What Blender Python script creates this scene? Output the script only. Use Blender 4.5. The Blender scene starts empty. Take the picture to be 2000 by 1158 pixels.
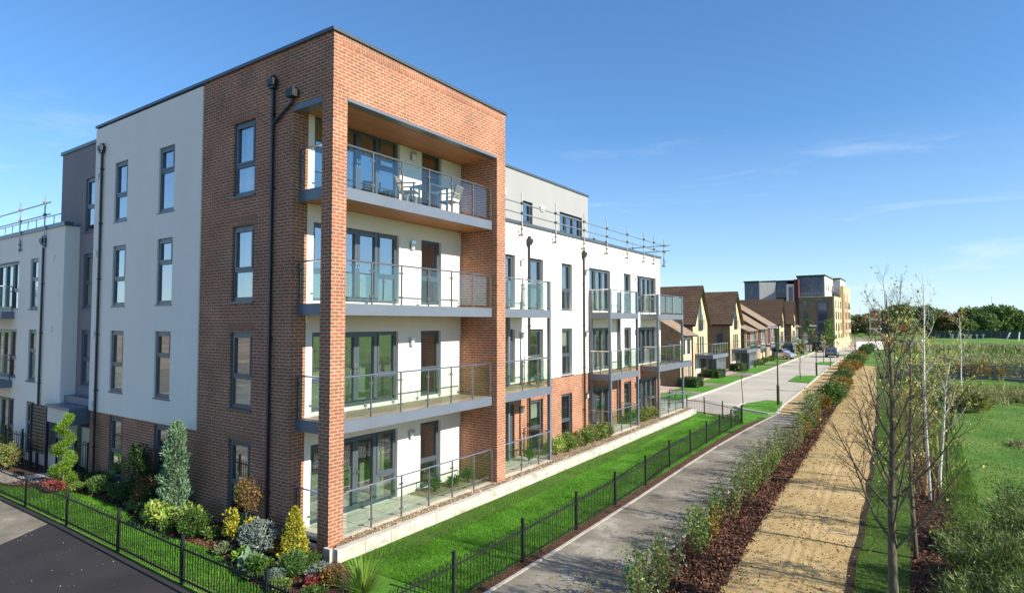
import bpy, math, random
import numpy as np
from mathutils import Vector, Matrix
R = math.radians
C = bpy.context.scene.collection
# ---------------------------------------------------------------- camera, sky, sun, exposure
CAM = Vector((10.9844, -8.8724, 4.911)); YAW, PIT, ROLL = 0.5988, 0.0441, -0.001
cd = bpy.data.cameras.new('camera'); cam = bpy.data.objects.new('camera', cd); C.objects.link(cam)
cd.sensor_width = 36; cd.lens = 1174.55/2000*36; cd.clip_end = 4000; cd.clip_start = .1
fwd = Vector((-math.sin(YAW)*math.cos(PIT), math.cos(YAW)*math.cos(PIT), math.sin(PIT)))
rt = Vector((math.cos(YAW), math.sin(YAW), 0)); upv = rt.cross(fwd)
m = Matrix((rt, upv, -fwd)).transposed().to_4x4() @ Matrix.Rotation(ROLL, 4, 'Z')
m.translation = CAM; cam.matrix_world = m
sc = bpy.context.scene; sc.camera = cam
SUN = Vector((1.0, 0.05, 0.61)).normalized()
elev = math.asin(SUN.z); azim = math.atan2(SUN.x, SUN.y)
sl = bpy.data.lights.new('sun', 'SUN'); so = bpy.data.objects.new('sun', sl); C.objects.link(so)
sl.energy = 5.0; sl.angle = R(.5); sl.color = (1, .91, .76)
so.rotation_euler = SUN.to_track_quat('Z', 'Y').to_euler(); so.location = SUN*60
w = bpy.data.worlds.new('World'); sc.world = w; w.use_nodes = True
nt = w.node_tree; nt.nodes.clear()
def wn(t): return nt.nodes.new(t)
sky = wn('ShaderNodeTexSky'); sky.sky_type = 'NISHITA'; sky.sun_disc = False
sky.sun_elevation = elev; sky.sun_rotation = azim; sky.air_density = 1.0; sky.dust_density = 0; sky.ozone_density = 3.5
bg = wn('ShaderNodeBackground'); bg.inputs['Strength'].default_value = .125
out = wn('ShaderNodeOutputWorld')
# thin high cloud: noise on the sky direction, stretched sideways, only in a low band
tc = wn('ShaderNodeTexCoord'); mp = wn('ShaderNodeMapping'); mp.inputs['Scale'].default_value = (1.5, 2.2, 13)
mp.inputs['Rotation'].default_value = (0, R(5), 0); mp.inputs['Location'].default_value = (2.7, 1.3, .35)
n1 = wn('ShaderNodeTexNoise'); n1.inputs['Scale'].default_value = 1.7; n1.inputs['Detail'].default_value = 9; n1.inputs['Roughness'].default_value = .62
n1.inputs['Distortion'].default_value = .5
rp = wn('ShaderNodeValToRGB'); rp.color_ramp.elements[0].position = .55; rp.color_ramp.elements[1].position = .80
rp.color_ramp.elements[1].color = (.75, .75, .75, 1)
sp = wn('ShaderNodeSeparateXYZ'); band = wn('ShaderNodeValToRGB')
e = band.color_ramp.elements; e[0].position = 0; e[0].color = (.9, .9, .9, 1); e[1].position = .33; e[1].color = (0, 0, 0, 1)
e2 = band.color_ramp.elements.new(.2); e2.color = (.7, .7, .7, 1)
mu = wn('ShaderNodeMath'); mu.operation = 'MULTIPLY'
mx = wn('ShaderNodeMixRGB'); mx.inputs['Color2'].default_value = (4.3, 4.8, 5.4, 1)
nt.links.new(tc.outputs['Generated'], mp.inputs[0]); nt.links.new(mp.outputs[0], n1.inputs[0]); nt.links.new(n1.outputs[0], rp.inputs[0])
nt.links.new(tc.outputs['Generated'], sp.inputs[0]); nt.links.new(sp.outputs['Z'], band.inputs[0])
nt.links.new(rp.outputs[0], mu.inputs[0]); nt.links.new(band.outputs[0], mu.inputs[1]); veil = wn('ShaderNodeValToRGB'); ve = veil.color_ramp.elements; ve[0].position = 0; ve[0].color = (.38, .38, .38, 1); ve[1].position = .30; ve[1].color = (0, 0, 0, 1)
v2 = ve.new(.10); v2.color = (.16, .16, .16, 1)
ad = wn('ShaderNodeMath'); ad.operation = 'ADD'; ad.use_clamp = True; nt.links.new(sp.outputs['Z'], veil.inputs[0])
nt.links.new(mu.outputs[0], ad.inputs[0]); nt.links.new(veil.outputs[0], ad.inputs[1]); nt.links.new(ad.outputs[0], mx.inputs['Fac'])
hs = wn('ShaderNodeHueSaturation'); hs.inputs['Saturation'].default_value = 1.06
tn = wn('ShaderNodeMixRGB'); tn.blend_type = 'MULTIPLY'; tn.inputs[0].default_value = 1; tn.inputs['Color2'].default_value = (.69, .90, 1.10, 1)
gmn = wn('ShaderNodeGamma'); gmn.inputs['Gamma'].default_value = .85; nt.links.new(sky.outputs[0], gmn.inputs['Color']); nt.links.new(gmn.outputs[0], tn.inputs['Color1']); nt.links.new(tn.outputs[0], hs.inputs['Color']); nt.links.new(hs.outputs[0], mx.inputs['Color1'])
nt.links.new(mx.outputs[0], bg.inputs[0]); nt.links.new(bg.outputs[0], out.inputs[0])
sc.view_settings.view_transform = 'Standard'; sc.view_settings.look = 'None'; sc.view_settings.gamma = 1
sc.view_settings.exposure = .82
sc.render.engine = 'CYCLES'; sc.cycles.max_bounces = 8; sc.cycles.transparent_max_bounces = 24
sc.cycles.diffuse_bounces = 3; sc.cycles.glossy_bounces = 3

# ---------------------------------------------------------------- materials
def lnk(t, a, b): t.links.new(a, b)
def newmat(name):
    m = bpy.data.materials.new(name); m.use_nodes = True; t = m.node_tree
    return m, t, t.nodes['Principled BSDF']
def ramp(t, fac, stops):
    r = t.nodes.new('ShaderNodeValToRGB'); cr = r.color_ramp
    cr.elements[0].position = stops[0][0]; cr.elements[0].color = (*stops[0][1], 1)
    cr.elements[1].position = stops[-1][0]; cr.elements[1].color = (*stops[-1][1], 1)
    for p, c in stops[1:-1]:
        x = cr.elements.new(p); x.color = (*c, 1)
    lnk(t, fac, r.inputs[0]); return r.outputs[0]
def noise(t, scale, detail=4, rough=.55, co='Object', stretch=None, dist=0):
    n = t.nodes.new('ShaderNodeTexNoise'); n.inputs['Scale'].default_value = scale
    n.inputs['Detail'].default_value = detail; n.inputs['Roughness'].default_value = rough; n.inputs['Distortion'].default_value = dist
    tcn = t.nodes.new('ShaderNodeTexCoord'); o = tcn.outputs[co]
    if stretch:
        mpn = t.nodes.new('ShaderNodeMapping'); mpn.inputs['Scale'].default_value = stretch; lnk(t, o, mpn.inputs[0]); o = mpn.outputs[0]
    lnk(t, o, n.inputs['Vector']); return n.outputs['Fac']
def mixc(t, fac, a, b, mode='MIX'):
    x = t.nodes.new('ShaderNodeMixRGB'); x.blend_type = mode
    for i, v in ((0, fac), (1, a), (2, b)):
        if isinstance(v, (int, float)): x.inputs[i].default_value = v
        elif isinstance(v, tuple): x.inputs[i].default_value = (*v, 1)
        else: lnk(t, v, x.inputs[i])
    return x.outputs[0]
def bump(t, p, h, strength=.4, dist=.02):
    b = t.nodes.new('ShaderNodeBump'); b.inputs['Strength'].default_value = strength; b.inputs['Distance'].default_value = dist
    lnk(t, h, b.inputs['Height']); lnk(t, b.outputs[0], p.inputs['Normal'])
def sc3(c, k): return tuple(x*k for x in c)
def mat(name, col, rough=.7, var=.15, nscale=3, metal=0, bmp=0, bscale=60, spec=.5, stretch=None):
    m, t, p = newmat(name)
    f = noise(t, nscale, 6, .6, stretch=stretch)
    lnk(t, ramp(t, f, [(.3, sc3(col, 1-var)), (.7, sc3(col, 1+var))]), p.inputs['Base Color'])
    p.inputs['Roughness'].default_value = rough; p.inputs['Metallic'].default_value = metal
    p.inputs['Specular IOR Level'].default_value = spec
    if bmp: bump(t, p, noise(t, bscale, 4), bmp, .01)
    return m
def wallvec(t):
    tcn = t.nodes.new('ShaderNodeTexCoord'); s = t.nodes.new('ShaderNodeSeparateXYZ'); n = t.nodes.new('ShaderNodeSeparateXYZ')
    lnk(t, tcn.outputs['Object'], s.inputs[0]); lnk(t, tcn.outputs['Normal'], n.inputs[0])
    def M(op, a, b=None):
        x = t.nodes.new('ShaderNodeMath'); x.operation = op
        for i, v in enumerate((a, b)):
            if v is None: continue
            if isinstance(v, (int, float)): x.inputs[i].default_value = v
            else: lnk(t, v, x.inputs[i])
        return x.outputs[0]
    g = M('GREATER_THAN', M('ABSOLUTE', n.outputs['X']), M('ABSOLUTE', n.outputs['Y']))
    u = M('ADD', M('MULTIPLY', s.outputs['Y'], g), M('MULTIPLY', s.outputs['X'], M('SUBTRACT', 1, g)))
    c = t.nodes.new('ShaderNodeCombineXYZ'); lnk(t, u, c.inputs[0]); lnk(t, s.outputs['Z'], c.inputs[1])
    return c.outputs[0]
def brickmat(name, c1, c2, mortar, bw=.235, bh=.0786, ms=.009, rough=.85, swap=False, bmp=.5, dirt=.25, offset=.5):
    m, t, p = newmat(name)
    v = wallvec(t)
    b = t.nodes.new('ShaderNodeTexBrick'); b.inputs['Scale'].default_value = 1
    b.inputs['Mortar Size'].default_value = ms; b.inputs['Mortar Smooth'].default_value = .25; b.inputs['Bias'].default_value = -.1
    b.inputs['Brick Width'].default_value = bw; b.inputs['Row Height'].default_value = bh; b.offset = offset
    b.inputs['Color1'].default_value = (*c1, 1); b.inputs['Color2'].default_value = (*c2, 1); b.inputs['Mortar'].default_value = (*mortar, 1)
    lnk(t, v, b.inputs['Vector'])
    f = noise(t, .9, 5, .6); f2 = noise(t, 9, 3, .6)
    col = mixc(t, 1.0, b.outputs['Color'], ramp(t, f, [(.3, (1-dirt,)*3), (.65, (1+dirt*.4,)*3)]), 'MULTIPLY')
    col = mixc(t, 1.0, col, ramp(t, f2, [(.3, (.8, .8, .82)), (.7, (1.15, 1.12, 1.1))]), 'MULTIPLY')
    lnk(t, col, p.inputs['Base Color']); p.inputs['Roughness'].default_value = rough; p.inputs['Specular IOR Level'].default_value = .25
    inv = t.nodes.new('ShaderNodeMath'); inv.operation = 'SUBTRACT'; inv.inputs[0].default_value = 1; lnk(t, b.outputs['Fac'], inv.inputs[1])
    bump(t, p, inv.outputs[0], bmp, .012)
    return m
def leafmat(name, cols, rough=.55, trans=.35, spec=.4):
    m, t, p = newmat(name)
    g = t.nodes.new('ShaderNodeNewGeometry')
    st = [(i/max(1, len(cols)-1), c) for i, c in enumerate(cols)]
    col = ramp(t, g.outputs['Random Per Island'], st)
    f = noise(t, .9, 4)
    col = mixc(t, 1.0, col, ramp(t, f, [(.36, (.66, .68, .62)), (.62, (1.28, 1.22, 1.2))]), 'MULTIPLY')
    lnk(t, col, p.inputs['Base Color']); p.inputs['Roughness'].default_value = rough; p.inputs['Specular IOR Level'].default_value = spec
    tr = t.nodes.new('ShaderNodeBsdfTranslucent'); lnk(t, col, tr.inputs[0])
    ms = t.nodes.new('ShaderNodeMixShader'); ms.inputs[0].default_value = trans
    lnk(t, p.outputs[0], ms.inputs[1]); lnk(t, tr.outputs[0], ms.inputs[2]); lnk(t, ms.outputs[0], t.nodes['Material Output'].inputs[0])
    return m
def glassmat(name, tint, base, rough=0.0, wave=0, gcol=(.95, .97, 1)):
    m, t, p = newmat(name); t.nodes.remove(p)
    tr = t.nodes.new('ShaderNodeBsdfTransparent'); tr.inputs[0].default_value = (*tint, 1)
    gl = t.nodes.new('ShaderNodeBsdfGlossy'); gl.inputs['Roughness'].default_value = rough; gl.inputs[0].default_value = (*gcol, 1)
    fr = t.nodes.new('ShaderNodeLayerWeight'); fr.inputs[0].default_value = .5
    pw = t.nodes.new('ShaderNodeMath'); pw.operation = 'POWER'; pw.inputs[1].default_value = 4.5; lnk(t, fr.outputs['Facing'], pw.inputs[0])
    a = t.nodes.new('ShaderNodeMath'); a.operation = 'MULTIPLY_ADD'; a.inputs[1].default_value = .95-base; a.inputs[2].default_value = base
    a.use_clamp = True
    lnk(t, pw.outputs[0], a.inputs[0])
    if wave:
        b = t.nodes.new('ShaderNodeBump'); b.inputs['Strength'].default_value = wave; b.inputs['Distance'].default_value = .02
        lnk(t, noise(t, 1.1, 2), b.inputs['Height']); lnk(t, b.outputs[0], gl.inputs['Normal'])
    ms = t.nodes.new('ShaderNodeMixShader'); lnk(t, a.outputs[0], ms.inputs[0]); lnk(t, tr.outputs[0], ms.inputs[1]); lnk(t, gl.outputs[0], ms.inputs[2])
    lnk(t, ms.outputs[0], t.nodes['Material Output'].inputs[0])
    return m
def groundmat(name, stops, scale, scale2=40, rough=.9, bmp=.6, bs=80, bd=.02, fine=.25, stretch=None):
    m, t, p = newmat(name)
    col = ramp(t, noise(t, scale, 6, .62, stretch=stretch), stops)
    col = mixc(t, 1.0, col, ramp(t, noise(t, scale2, 4, .7), [(.25, (1-fine,)*3), (.75, (1+fine,)*3)]), 'MULTIPLY')
    lnk(t, col, p.inputs['Base Color']); p.inputs['Roughness'].default_value = rough; p.inputs['Specular IOR Level'].default_value = .2
    bump(t, p, noise(t, bs, 4, .7), bmp, bd)
    return m
M = {}
M['brick'] = brickmat('red_brick', (.36, .132, .078), (.25, .118, .074), (.53, .405, .28))
M['soldier'] = brickmat('soldier_brick', (.33, .12, .07), (.29, .13, .085), (.42, .33, .23), bw=.0786, bh=.235, offset=0)
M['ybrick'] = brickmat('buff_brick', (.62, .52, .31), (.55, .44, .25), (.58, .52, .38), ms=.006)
M['tile'] = brickmat('roof_tile', (.19, .118, .073), (.15, .093, .058), (.065, .042, .03), bw=.3, bh=.24, ms=.03, bmp=.8)
M['tile_pale'] = brickmat('pale_roof_tile', (.33, .245, .175), (.28, .205, .15), (.16, .115, .085), bw=.3, bh=.16, ms=.02)
M['fargrey'] = brickmat('grey_cladding', (.16, .18, .225), (.145, .165, .21), (.11, .125, .16), bw=2.4, bh=.6, ms=.02, bmp=.1)
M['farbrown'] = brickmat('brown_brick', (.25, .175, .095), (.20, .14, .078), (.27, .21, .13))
M['fardark'] = brickmat('plum_brick', (.10, .035, .035), (.08, .03, .03), (.1, .05, .05))
M['white'] = mat('white_render', (.82, .75, .665), .85, .03, .9, bmp=.2, bscale=120, stretch=(1, 1, .45))
M['cream'] = mat('cream_render', (.62, .585, .5), .85, .03, .8)
M['grey'] = mat('grey_render', (.225, .205, .215), .85, .05, .8, bmp=.15, bscale=120, stretch=(1, 1, .3))
M['palegrey'] = mat('pale_grey_render', (.30, .31, .31), .85, .04, .8, stretch=(1, 1, .3))
M['metal'] = mat('slate_metal', (.125, .15, .19), .38, .06, 2, spec=.6)
M['frame'] = mat('window_frame', (.062, .08, .10), .35, .06, 3, spec=.7)
M['dark'] = mat('dark_metal', (.02, .022, .028), .4, .2, 3)
M['iron'] = mat('black_iron', (.014, .015, .015), .42, .3, 8)
M['steel'] = mat('brushed_steel', (.62, .62, .62), .28, .06, 20, metal=1)
M['post'] = mat('baluster_metal', (.16, .17, .18), .35, .06, 20, metal=.6)
M['galv'] = mat('galvanised_tube', (.42, .43, .43), .42, .22, 9, metal=.7)
M['rust'] = mat('rusty_coupler', (.16, .09, .05), .7, .3, 30)
M['concrete'] = groundmat('cast_concrete', [(.32, (.30, .28, .235)), (.45, (.43, .41, .355)), (.65, (.52, .50, .45))], 2.2, 30, .9, .3, 60, .01, .08, stretch=(1, 1, 2.5))
M['slab'] = brickmat('paving_slab', (.60, .55, .46), (.54, .49, .41), (.25, .22, .17), bw=.6, bh=.6, ms=.008, offset=0, bmp=.2)
M['gravel'] = groundmat('gravel', [(.3, (.14, .095, .055)), (.5, (.29, .215, .135)), (.72, (.46, .39, .29))], 14, 60, .95, 1, 45, .04, .4)
M['inside'] = mat('room_lining', (.34, .32, .29), .9, .05, 1)
M['curtain'] = mat('curtain_cloth', (.62, .62, .50), .9, .12, 9, stretch=(6, 6, .2))
M['blind'] = mat('roller_blind', (.60, .56, .44), .9, .05, 3)
M['pane'] = glassmat('window_glass', (.72, .86, .80), .42, 0, .12)
M['glass'] = glassmat('balustrade_glass', (.86, .93, .91), .07, 0, .02)
M['farpane'] = mat('far_window', (.035, .05, .07), .08, .3, .5, spec=1)
M['black'] = mat('black_plastic', (.012, .012, .012), .5, .1, 3)
M['whitepl'] = mat('white_plastic', (.75, .75, .73), .4, .03, 3)
M['trim'] = mat('white_trim', (.74, .73, .69), .5, .04, 3)
M['hfence'] = mat('dark_stained_timber', (.06, .06, .06), .9, .25, 2)
M['soil_shadow'] = groundmat('turf_edge_soil_shadow', [(.3, (.02, .012, .008)), (.7, (.06, .04, .025))], 8, 40)
M['bark'] = mat('grey_bark', (.10, .085, .055), .9, .45, 22, bmp=.5, bscale=60, stretch=(1, 1, .3))
M['birch'] = mat('birch_bark', (.62, .6, .55), .8, .1, 5)
M['timber'] = mat('stake_timber', (.42, .24, .10), .85, .2, 20, stretch=(1, 1, .1))
M['greywood'] = mat('weathered_timber', (.17, .16, .15), .9, .25, 8)
M['tread'] = mat('tyre', (.02, .02, .02), .8, .1, 5)
def plankmat(name, a, b, gap, wdt, axis=0, rough=.6):
    m, t, p = newmat(name)
    tcn = t.nodes.new('ShaderNodeTexCoord'); s = t.nodes.new('ShaderNodeSeparateXYZ'); lnk(t, tcn.outputs['Object'], s.inputs[0])
    d = t.nodes.new('ShaderNodeMath'); d.operation = 'DIVIDE'; lnk(t, s.outputs[axis], d.inputs[0]); d.inputs[1].default_value = wdt
    fl = t.nodes.new('ShaderNodeMath'); fl.operation = 'FLOOR'; lnk(t, d.outputs[0], fl.inputs[0])
    wnz = t.nodes.new('ShaderNodeTexWhiteNoise'); wnz.noise_dimensions = '1D'; lnk(t, fl.outputs[0], wnz.inputs['W'])
    fr = t.nodes.new('ShaderNodeMath'); fr.operation = 'FRACT'; lnk(t, d.outputs[0], fr.inputs[0])
    lt = t.nodes.new('ShaderNodeMath'); lt.operation = 'LESS_THAN'; lnk(t, fr.outputs[0], lt.inputs[0]); lt.inputs[1].default_value = .09
    f = noise(t, 5, 5, .7, stretch=(8, .5, 1) if axis == 0 else (.5, 8, 1))
    c = mixc(t, wnz.outputs['Value'], a, b); c = mixc(t, 1.0, c, ramp(t, f, [(.3, (.75,)*3), (.7, (1.2,)*3)]), 'MULTIPLY')
    lnk(t, mixc(t, lt.outputs[0], c, gap), p.inputs['Base Color']); p.inputs['Roughness'].default_value = rough
    return m
M['soffit'] = plankmat('cedar_soffit', (.48, .22, .085), (.38, .165, .06), (.11, .045, .02), .11, 0)
M['deck'] = plankmat('deck_boards', (.36, .26, .18), (.30, .22, .155), (.06, .04, .03), .14, 0)
M['seatwood'] = plankmat('slatted_teak', (.36, .25, .14), (.31, .21, .12), (.08, .05, .03), .07, 0)
# ground covers
M['lawn'] = groundmat('lawn_turf', [(.25, (.05, .14, .012)), (.5, (.085, .24, .018)), (.78, (.13, .30, .03))], .9, 55, .8, .9, 120, .03, .35)
M['turf'] = groundmat('old_turf', [(.25, (.05, .095, .014)), (.6, (.075, .14, .02)), (.8, (.12, .15, .04))], 1.1, 55, .85, .9, 120, .03, .35)
M['meadow'] = groundmat('meadow', [(.3, (.06, .14, .018)), (.45, (.09, .20, .028)), (.58, (.14, .24, .045)), (.7, (.22, .25, .08))], .3, 9, .9, 1, 30, .06, .45)
M['tarmac'] = groundmat('footpath_tarmac', [(.34, (.125, .112, .088)), (.46, (.18, .163, .13)), (.57, (.225, .205, .168)), (.68, (.36, .335, .285))], .8, 60, .85, .5, 150, .01, .18)
M['darktar'] = groundmat('fresh_tarmac', [(.3, (.028, .026, .029)), (.7, (.042, .039, .043))], .8, 90, .8, .5, 160, .01, .3)
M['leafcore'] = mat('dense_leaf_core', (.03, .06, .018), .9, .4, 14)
M['earth'] = groundmat('bare_earth', [(.3, (.20, .15, .10)), (.5, (.30, .24, .17)), (.7, (.38, .32, .24))], .08, 3)
M['paving'] = groundmat('block_paving', [(.3, (.38, .345, .285)), (.55, (.46, .42, .35)), (.8, (.52, .48, .41))], .25, 12, .85, .3, 60, .01, .1)
M['pinkpave'] = groundmat('pink_paving', [(.3, (.44, .31, .25)), (.7, (.5, .37, .3))], .5, 12, .85, .3, 60, .01, .1)
M['kerb'] = mat('kerb_stone', (.52, .49, .43), .85, .14, 4)
M['edging'] = mat('path_edging', (.36, .335, .29), .85, .2, 3)
M['mulch'] = groundmat('bark_mulch', [(.3, (.035, .018, .013)), (.5, (.10, .05, .035)), (.75, (.19, .105, .07))], 16, 45, .95, 1, 60, .05, .4)
M['chip'] = leafmat('bark_chip', [(.045, .022, .015), (.115, .056, .038), (.21, .115, .075), (.085, .042, .03)], .9, 0, .1)
M['grass'] = leafmat('grass_blade', [(.055, .17, .012), (.09, .27, .02), (.15, .35, .035), (.065, .21, .014)], .5, .4, .25)
M['wildgrass'] = leafmat('wild_grass_blade', [(.06, .14, .02), (.10, .22, .032), (.18, .25, .06), (.075, .17, .025)], .6, .4, .2)
def sandmat():
    m, t, p = newmat('hoggin_sand')
    col = ramp(t, noise(t, .8, 6, .6), [(.3, (.41, .29, .135)), (.5, (.48, .35, .172)), (.75, (.56, .425, .23))])
    col = mixc(t, 1.0, col, ramp(t, noise(t, 22, 4, .75), [(.3, (.72, .7, .66)), (.6, (1.05,)*3)]), 'MULTIPLY')
    f = noise(t, 60, 3, .8); col = mixc(t, ramp(t, f, [(.62, (0,)*3), (.68, (.75,)*3)]), col, (.13, .08, .035))
    lnk(t, col, p.inputs['Base Color']); p.inputs['Roughness'].default_value = .95; p.inputs['Specular IOR Level'].default_value = .1
    bump(t, p, noise(t, 26, 5, .7), .9, .04)
    return m
M['sand'] = sandmat()

# ---------------------------------------------------------------- mesh helpers
class Fr:                                            # a wall frame: u along the wall, z up, d outwards
    def __init__(s, o, U, N): s.o = Vector(o); s.U = Vector(U); s.N = Vector(N)
    def p(s, u, z, d): v = s.o+s.U*u+s.N*d; return (v.x, v.y, v.z+z)
FX = lambda x: Fr((x, 0, 0), (0, 1, 0), (1, 0, 0))    # wall that faces +x
FY = lambda y: Fr((0, y, 0), (1, 0, 0), (0, -1, 0))   # wall that faces -y
FN = lambda y: Fr((0, y, 0), (-1, 0, 0), (0, 1, 0))   # wall that faces +y
FW = Fr((0, 0, 0), (1, 0, 0), (0, 1, 0))
class MB:
    def __init__(s): s.v = []; s.f = []; s.m = []; s.smooth = False
    def quad(s, a, b, c, d, mi=0):
        n = len(s.v); s.v += [a, b, c, d]; s.f.append((n, n+1, n+2, n+3)); s.m.append(mi)
    def poly(s, pts, mi=0):
        n = len(s.v); s.v += list(pts); s.f.append(tuple(range(n, n+len(pts)))); s.m.append(mi)
    def hexa(s, p, mi=0):                            # 8 points: bottom ring 0-3, top ring 4-7
        n = len(s.v); s.v += p
        for f in ((0, 3, 2, 1), (4, 5, 6, 7), (0, 1, 5, 4), (1, 2, 6, 5), (2, 3, 7, 6), (3, 0, 4, 7)):
            s.f.append(tuple(n+i for i in f)); s.m.append(mi)
    def box(s, x0, x1, y0, y1, z0, z1, mi=0):
        s.hexa([(x0, y0, z0), (x1, y0, z0), (x1, y1, z0), (x0, y1, z0), (x0, y0, z1), (x1, y0, z1), (x1, y1, z1), (x0, y1, z1)], mi)
    def fbox(s, F, u0, u1, z0, z1, d0, d1, mi=0):
        P = F.p; s.hexa([P(u0, z0, d0), P(u1, z0, d0), P(u1, z0, d1), P(u0, z0, d1), P(u0, z1, d0), P(u1, z1, d0), P(u1, z1, d1), P(u0, z1, d1)], mi)
    def tube(s, pts, rad, n=6, mi=0, cap=True):
        pts = [Vector(p) for p in pts]; k = len(pts)
        if not hasattr(rad, '__len__'): rad = [rad]*k
        b = len(s.v); ref = None
        for i, p in enumerate(pts):
            t = (pts[min(i+1, k-1)]-pts[max(i-1, 0)])
            t = t.normalized() if t.length > 1e-9 else Vector((0, 0, 1))
            if ref is None: ref = t.orthogonal().normalized()
            ref = (ref-t*ref.dot(t)); ref = ref.normalized() if ref.length > 1e-6 else t.orthogonal().normalized()
            q = t.cross(ref)
            for j in range(n):
                a = 2*math.pi*j/n; s.v.append(tuple(p+(ref*math.cos(a)+q*math.sin(a))*rad[i]))
        for i in range(k-1):
            for j in range(n):
                j2 = (j+1) % n; s.f.append((b+i*n+j, b+i*n+j2, b+(i+1)*n+j2, b+(i+1)*n+j)); s.m.append(mi)
        if cap:
            s.f.append(tuple(b+j for j in range(n))[::-1]); s.m.append(mi); s.f.append(tuple(b+(k-1)*n+j for j in range(n))); s.m.append(mi)
    def build(s, name, mats, parent=None, loc=None, smooth=False):
        me = bpy.data.meshes.new(name); me.from_pydata([tuple(v) for v in s.v], [], s.f)
        for mm in (mats if isinstance(mats, (list, tuple)) else [mats]): me.materials.append(M[mm] if isinstance(mm, str) else mm)
        if len(me.materials) > 1: me.polygons.foreach_set('material_index', s.m)
        if smooth or s.smooth: me.polygons.foreach_set('use_smooth', [True]*len(me.polygons))
        me.update(); o = bpy.data.objects.new(name, me); C.objects.link(o); o.parent = parent
        if loc is not None: o.location = loc
        return o
def tag(o, label=None, cat=None, group=None, kind=None):
    for k, v in (('label', label), ('category', cat), ('group', group), ('kind', kind)):
        if v: o[k] = v
    return o
def thing(name, label, cat, loc=(0, 0, 0), rz=0, group=None):
    o = bpy.data.objects.new(name, None); C.objects.link(o); o.location = loc; o.rotation_euler = (0, 0, rz); o.empty_display_size = .2
    return tag(o, label, cat, group)
def copy_tree(o, parent=None):
    c = o.copy(); C.objects.link(c)
    if parent: c.parent = parent
    for ch in list(o.children): copy_tree(ch, c)
    return c
def struct(name, mb, m): return tag(mb.build(name, m), kind='structure')
def np_quads(name, V, m, parent=None, n=4):
    """V: (N, n, 3) array: N separate n-sided faces"""
    N = len(V); me = bpy.data.meshes.new(name)
    me.vertices.add(N*n); me.vertices.foreach_set('co', V.reshape(-1).astype(np.float32))
    me.loops.add(N*n); me.loops.foreach_set('vertex_index', np.arange(N*n, dtype=np.int32))
    me.polygons.add(N); me.polygons.foreach_set('loop_start', np.arange(0, N*n, n, dtype=np.int32))
    me.polygons.foreach_set('loop_total', np.full(N, n, dtype=np.int32))
    me.materials.append(M[m] if isinstance(m, str) else m); me.update(calc_edges=True)
    o = bpy.data.objects.new(name, me); C.objects.link(o); o.parent = parent; return o
def unit(a): return a/np.maximum(np.linalg.norm(a, axis=1, keepdims=True), 1e-9)
def leaf_quads(rg, P, size, aspect=.5, up=0.0, dirs=None, spread=1.0):
    """rhombus leaves at points P; dirs: preferred long axis"""
    N = len(P); D = rg.normal(size=(N, 3))*spread
    if dirs is not None: D = D+dirs
    D[:, 2] += up; D = unit(D); S = unit(np.cross(D, rg.normal(size=(N, 3))))
    L = (size*rg.uniform(.6, 1.3, N))[:, None]
    V = np.empty((N, 4, 3)); V[:, 0] = P; V[:, 1] = P+D*L*.5+S*L*aspect*.5; V[:, 2] = P+D*L; V[:, 3] = P+D*L*.5-S*L*aspect*.5
    return V
def wall(mb, F, u0, u1, z0, z1, ops=(), dep=.12, mi=0, d=0, edge=True):
    us = sorted({u0, u1, *[min(max(a, u0), u1) for o in ops for a in o[:2]]}); zs = sorted({z0, z1, *[min(max(a, z0), z1) for o in ops for a in o[2:4]]})
    P = F.p
    for i in range(len(us)-1):
        for j in range(len(zs)-1):
            cu, cz = (us[i]+us[i+1])/2, (zs[j]+zs[j+1])/2
            if any(o[0] < cu < o[1] and o[2] < cz < o[3] for o in ops): continue
            mb.quad(P(us[i], zs[j], d), P(us[i+1], zs[j], d), P(us[i+1], zs[j+1], d), P(us[i], zs[j+1], d), mi)
    for a, b, c, e in [o[:4] for o in ops]:
        c = max(c, z0); e = min(e, z1); a = max(a, u0); b = min(b, u1)
        if c >= e or a >= b: continue
        mb.quad(P(a, c, d), P(a, c, d-dep), P(a, e, d-dep), P(a, e, d), mi); mb.quad(P(b, c, d-dep), P(b, c, d), P(b, e, d), P(b, e, d-dep), mi)
        mb.quad(P(a, e, d-dep), P(b, e, d-dep), P(b, e, d), P(a, e, d), mi); mb.quad(P(a, c, d), P(b, c, d), P(b, c, d-dep), P(a, c, d-dep), mi)
    if edge:
        mb.quad(P(u0, z0, d-dep), P(u0, z0, d), P(u0, z1, d), P(u0, z1, d-dep), mi); mb.quad(P(u1, z0, d), P(u1, z0, d-dep), P(u1, z1, d-dep), P(u1, z1, d), mi)
        mb.quad(P(u0, z0, d-dep), P(u1, z0, d-dep), P(u1, z0, d), P(u0, z0, d), mi); mb.quad(P(u0, z1, d), P(u1, z1, d), P(u1, z1, d-dep), P(u0, z1, d-dep), mi)
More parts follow.
